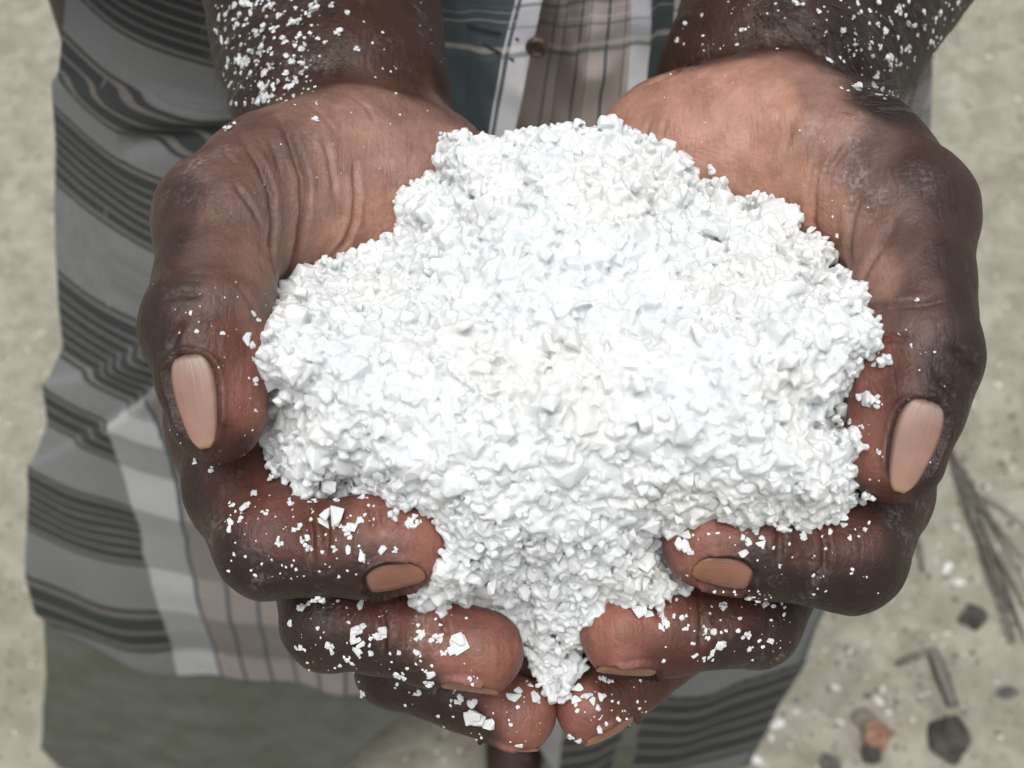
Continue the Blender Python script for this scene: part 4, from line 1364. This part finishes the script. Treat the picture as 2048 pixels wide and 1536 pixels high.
# ------------------------------------------------------------------ the shirt front hanging between the wrists
def shirt():
    cols = [  # x at row -120, x at row 100, x at row 340, Y, s
        (850, 870, 880, 0.400, 0.0), (960, 930, 935, 0.388, 1.0), (1062, 1005, 962, 0.368, 2.0), (1112, 1062, 1012, 0.362, 3.0), (1085, 1052, 1004, 0.404, 3.4),
        (1150, 1120, 1090, 0.396, 4.6), (1200, 1170, 1150, 0.380, 5.6), (1262, 1250, 1225, 0.386, 6.9), (1264, 1260, 1240, 0.384, 7.0), (1304, 1300, 1275, 0.380, 8.0), (1330, 1324, 1300, 0.396, 9.0), (1380, 1370, 1350, 0.405, 9.6), (1460, 1450, 1440, 0.42, 10.0)]
    rows = np.arange(-700, 341, 8)
    V, UVs = [], []
    K = 14
    tt = np.concatenate([np.arange(len(cols) - 1)[:, None] + np.linspace(0, 1, K, endpoint=False)[None], ]).ravel()
    tt = np.append(tt, len(cols) - 1.0)
    cx = [np.array([c[k] for c in cols], float) for k in range(3)]
    cy = np.array([c[3] for c in cols]); cs = np.array([c[4] for c in cols])
    base = np.arange(len(cols))
    for r in rows:
        f = tt - np.floor(tt); g = np.floor(tt) + f * f * (3 - 2 * f)
        rr = max(r, -160)
        xk = [np.interp(rr, [-120, 100, 340], [cx[0][i], cx[1][i], cx[2][i]]) for i in range(len(cols))]
        x = np.interp(g, base, xk)
        Y = np.interp(g, base, cy)
        calm = np.clip((r + 400) / 400, 0.25, 1)
        Y = 0.39 + (Y - 0.39) * calm + (0.02 if r < -300 else 0)
        s = np.interp(tt, base, cs)
        for xi, Yi, si in zip(x, Y, s):
            V.append(on_Y(xi, r, Yi - 0.055)); UVs.append((si, r / 100.0))
    V = np.array(V); nc = len(tt); nr = len(rows)
    V[:, 1] += vnoise(V, 38, 51) * 0.005 + vnoise(V, 95, 52) * 0.0018
    i, j = np.meshgrid(np.arange(nr - 1), np.arange(nc - 1), indexing='ij')
    a = (i * nc + j).ravel()
    F = np.stack([a, a + nc, a + nc + 1, a + 1], 1)
    o = under(mesh_obj('shirt', V, F, M_SHIRT, None, True, None, UVs))
    md = o.modifiers.new('thickness', 'SOLIDIFY'); md.thickness = 0.0009
    o['label'] = 'loose plaid shirt front in pink, white and dark blue'
    sb = bvh_of(V, F)
    # button and the dark stitched seams of the placket
    c = on_Y(1074, 92, 0.304)
    bm = bmesh.new()
    prof_ = [(0.0, 0.0012), (0.0022, 0.0010), (0.0032, 0.0016), (0.0044, 0.0016), (0.0050, 0.0008), (0.0048, 0.0), (0.0, 0.0)]
    ring = []
    for rr_, zz in prof_:
        ring.append([bm.verts.new((rr_ * math.cos(k * math.tau / 24), rr_ * math.sin(k * math.tau / 24), zz)) for k in range(24)])
    for A, B in zip(ring[:-1], ring[1:]):
        for k in range(24):
            bm.faces.new((A[k], B[k], B[(k + 1) % 24], A[(k + 1) % 24]))
    bmesh.ops.remove_doubles(bm, verts=bm.verts, dist=1e-5)
    bmesh.ops.recalc_face_normals(bm, faces=bm.faces)
    me = bpy.data.meshes.new('button'); bm.to_mesh(me); bm.free(); me.materials.append(M_BUTTON)
    bo = bpy.data.objects.new('button', me); COL.objects.link(bo)
    bo.rotation_euler = (R(95), R(48), 0); bo.location = c; bo.scale = (0.78, 0.78, 1.2)
    under(bo)
    for pts in ([(935, 50), (1000, 66), (1040, 80), (1068, 94)], [(968, 88), (1000, 105), (1030, 122), (1058, 140)]):
        W = []
        for x, y in pts:
            g = sb.ray_cast(Vector(CAM), Vector(ray(x, y)).normalized())
            W.append(np.array(g[0]) + np.array(g[1]) * 0.0003)
        W = np.array(W)
        tq = np.linspace(0, len(pts) - 1, 30)
        Q = np.stack([np.interp(tq, np.arange(len(pts)), W[:, k]) for k in range(3)], 1)
        vv, ff = [], []
        for a_, q in enumerate(Q):
            for k in range(5):
                an = k * math.tau / 5
                vv.append(q + np.array([0.3 * math.cos(an), math.cos(an) * .4, math.sin(an)]) * 0.0006)
        for a_ in range(len(Q) - 1):
            for k in range(5):
                ff.append((a_ * 5 + k, a_ * 5 + (k + 1) % 5, a_ * 5 + 5 + (k + 1) % 5, a_ * 5 + 5 + k))
        under(mesh_obj('seam_cord', np.array(vv), np.array(ff), M_THREAD))
shirt()

# ------------------------------------------------------------------ litter on the sand
def lump(name, px, py, wpx, mat, label, cat, flat=0.6, seed=0, group=None, rz=None, stretch=(1, 1), detail=1):
    p = gp(px, py)
    d = (p - CAM) @ FWD
    s = wpx / FPX * d * 0.5
    r = np.random.default_rng(seed)
    q = r.normal(size=(26, 3)); q /= np.linalg.norm(q, axis=1, keepdims=True)
    q = np.sign(q) * np.abs(q) ** 0.8 * r.uniform(0.8, 1.1, (26, 1))
    V, F = hull_mesh(q)
    if wpx > 40:                                              # worn, irregular stones
        bm = bmesh.new()
        vs = [bm.verts.new(x) for x in V]
        for f_ in F: bm.faces.new([vs[i] for i in f_])
        bmesh.ops.subdivide_edges(bm, edges=bm.edges, cuts=2, use_grid_fill=True)
        bm.verts.index_update(); bmesh.ops.triangulate(bm, faces=bm.faces)
        V = np.array([v.co[:] for v in bm.verts]); F = np.array([[v.index for v in f_.verts] for f_ in bm.faces]); bm.free()
        V = V * (1 + 0.10 * vnoise(V + seed, 1.7, seed) + 0.06 * vnoise(V, 4.5, seed + 1))[:, None]
    V = V * np.array([s * stretch[0], s * stretch[1], s * flat])
    o = mesh_obj(name, V, F, mat, None, False)
    bv = o.modifiers.new('soft edges', 'BEVEL'); bv.width = s * 0.05; bv.segments = 1
    o.location = p + np.array([0, 0, s * flat * 0.2])
    o.rotation_euler = (0, 0, r.uniform(0, 6) if rz is None else rz)
    tag(o, label, cat, group)
    return o
lump('stone', 1895, 1480, 92, M_STONE, 'dark angular stone beside the orange husk at the bottom right corner', 'stone', 0.75, 3)
lump('stone', 1945, 1236, 60, M_STONE, 'dark blocky stone just left of the dry frond', 'stone', 0.6, 4)
lump('stone', 1740, 1508, 48, M_STONE, 'small dark stone touching the underside of the orange husk', 'stone', 0.7, 5)
lump('stone', 1660, 1530, 44, M_BIT, 'grey stone at the bottom edge between lungi and orange husk', 'stone', 0.5, 6)
lump('stone', 2015, 1385, 54, M_BIT, 'flat grey stone at the right edge above the dark angular stone', 'stone', 0.3, 7, None, 0.4, (1.2, 0.5))
lump('husk', 1752, 1472, 66, M_RUST, 'orange brown husk lying on the sand at bottom right', 'husk', 0.7, 8)
lump('husk_fibre', 1735, 1440, 60, M_STICK, 'tuft of brown fibre on top of the orange husk', 'fibre', 0.35, 9)
lump('sand_clod', 1790, 1215, 150, M_SAND, 'low crusted sand clod beside the right hand', 'sand clod', 0.12, 10)

SHELLS = [(1555, 1448, 44, 1), (1542, 1475, 26, 2), (1512, 1520, 46, 3), (1680, 1445, 22, 4), (1756, 1402, 30, 5), (1766, 1378, 22, 6), (1777, 1425, 18, 7), (1670, 1375, 26, 8), (1918, 1164, 26, 9), (1892, 1138, 46, 10), (1914, 1055, 16, 11), (1912, 1165, 20, 12), (1995, 770, 22, 13), (1944, 805, 16, 14), (1592, 1425, 22, 15), (1700, 1303, 18, 16), (1895, 1268, 16, 17), (1915, 1165, 14, 18), (1975, 975, 14, 19), (2035, 200, 18, 20), (1976, 115, 18, 21), (80, 1236, 10, 22), (55, 700, 14, 23), (82, 865, 14, 24)]
for x, y, wp, sd_ in SHELLS:
    lump('shell_fragment', x, y, wp * 0.8, M_SHELL, ('small' if wp < 20 else 'broad') + ' white shell fragment on the sand ' + ('left of the lungi' if x < 300 else 'at the bottom edge beside the lungi' if y > 1440 else 'between the lungi and the orange husk' if x < 1800 and y > 1280 else 'near the dry frond' if y > 850 else 'above the dry frond at the right edge'), 'shell', 0.4, 50 + sd_, 'white shell fragments on the sand', None, (1.1, 0.5))

def bits():
    items = []
    def add(px, py, wpx):
        p = gp(px, py)
        s = wpx / FPX * ((p - CAM) @ FWD) * 0.5
        items.append((SINGLE[rng.integers(10)], basis(np.array([0, 0, 1.0])) * (np.array([rng.uniform(.6, 1.4), rng.uniform(.4, 1), 0.35]) * s)[None, :], p + np.array([0, 0, s * 0.1])))
    for _ in range(650):
        add(rng.uniform(1560, 2100), rng.uniform(820, 1560), 3 + 13 * rng.random() ** 2.5)
    for _ in range(160):
        add(rng.uniform(1800, 2100), rng.uniform(-20, 850), 3 + 9 * rng.random() ** 2.5)
    for _ in range(70):
        add(rng.uniform(-40, 140), rng.uniform(-20, 1560), 2 + 7 * rng.random() ** 3)
    for _ in range(25):
        add(rng.uniform(800, 1060), rng.uniform(1420, 1545), 3 + 12 * rng.random() ** 2)
    for _ in range(1400):                                     # the litter goes on beyond the picture
        x, y = rng.uniform(-1.6, 1.6), rng.uniform(-0.3, 2.4)
        if -0.6 < x < 0.45 and y < 0.6: continue
        sz = 0.0008 + 0.004 * rng.random() ** 3
        items.append((SINGLE[rng.integers(10)], basis(np.array([0, 0, 1.0])) * (np.array([rng.uniform(.6, 1.4), rng.uniform(.4, 1), 0.35]) * sz)[None, :], np.array([x, y, gz(x, y) + sz * 0.1])))
    o = scatter('gravel', items, M_BIT)
    tag(o, 'fine dark grit and pebbles scattered over the sand', 'gravel', kind='stuff')
    items.clear()
    for _ in range(420):
        x = rng.uniform(1560, 2100) if rng.random() < 0.8 else rng.uniform(-30, 130)
        add(x, rng.uniform(0, 1560), 2 + 5 * rng.random() ** 2)
    o = scatter('shell_grit', items, M_SHELL)
    tag(o, 'fine white shell grit scattered over the sand', 'shell grit', kind='stuff')
bits()

def blade(V, F, A, B, wd, lift, taper=0.75):
    n = 10
    A, B = np.array(A), np.array(B)
    d = B - A; t = np.array([-d[1], d[0], 0]); t /= np.linalg.norm(t)
    k = len(V)
    for i in range(n + 1):
        f = i / n
        p = A + d * f + np.array([0, 0, lift * math.sin(f * 3.0) + 0.002])
        ww = wd * (1 - taper * abs(2 * f - 0.9)) + 0.0004
        V.extend([p + t * ww, p + np.array([0, 0, 0.45 * ww + 0.0006]), p - t * ww, p - np.array([0, 0, 0.0008])])
    for i in range(n):
        a = k + 4 * i
        for x in range(4):
            y = (x + 1) % 4
            F.append((a + x, a + y, a + 4 + y, a + 4 + x))
    F.append((k, k + 1, k + 2, k + 3)); e = k + 4 * n; F.append((e + 3, e + 2, e + 1, e))

fr = empty('dry_frond', tuple(gp(2040, 1250)))
tag(fr, 'dried feathery palm frond fanned out on the sand at the right edge', 'palm frond')
for (x0, y0), (x1, y1), wd in [((1890, 890), (2045, 1270), 5), ((1895, 905), (2030, 1285), 4), ((1905, 960), (2050, 1130), 4), ((1900, 900), (2060, 1200), 4), ((1930, 1010), (2015, 1290), 4.5), ((1890, 880), (2000, 1080), 3), ((1960, 1060), (2060, 1240), 4), ((1945, 990), (2060, 1070), 3), ((1985, 1130), (2050, 1290), 5), ((1900, 940), (1990, 1200), 3), ((1975, 1090), (2024, 1295), 3.5)]:
    V, F = [], []
    blade(V, F, gp(x0, y0), gp(x1, y1), wd / 1600, rng.uniform(0.003, 0.012))
    o = mesh_obj('leaflet', np.array(V), np.array(F), M_STRAW if rng.random() < .6 else M_BIT, None, True)
    o.parent = fr; o.matrix_parent_inverse = Matrix.Translation(fr.location).inverted()
for pa, pb, wd, lab in [((1862, 1300), (1905, 1415), 14, 'short grey stick pointing down at the dark angular stone'), ((1790, 1330), (1870, 1300), 6, 'thin dark twig meeting the grey stick at its upper end'), ((1830, 1070), (1845, 1145), 7, 'thin straw lying beside the right hand below the thumb')]:
    V, F = [], []
    blade(V, F, gp(*pa), gp(*pb), wd / 1800, 0.002, 0.2)
    tag(mesh_obj('twig', np.array(V), np.array(F), M_STICK if wd > 10 else M_STRAW, None, True), lab, 'twig')
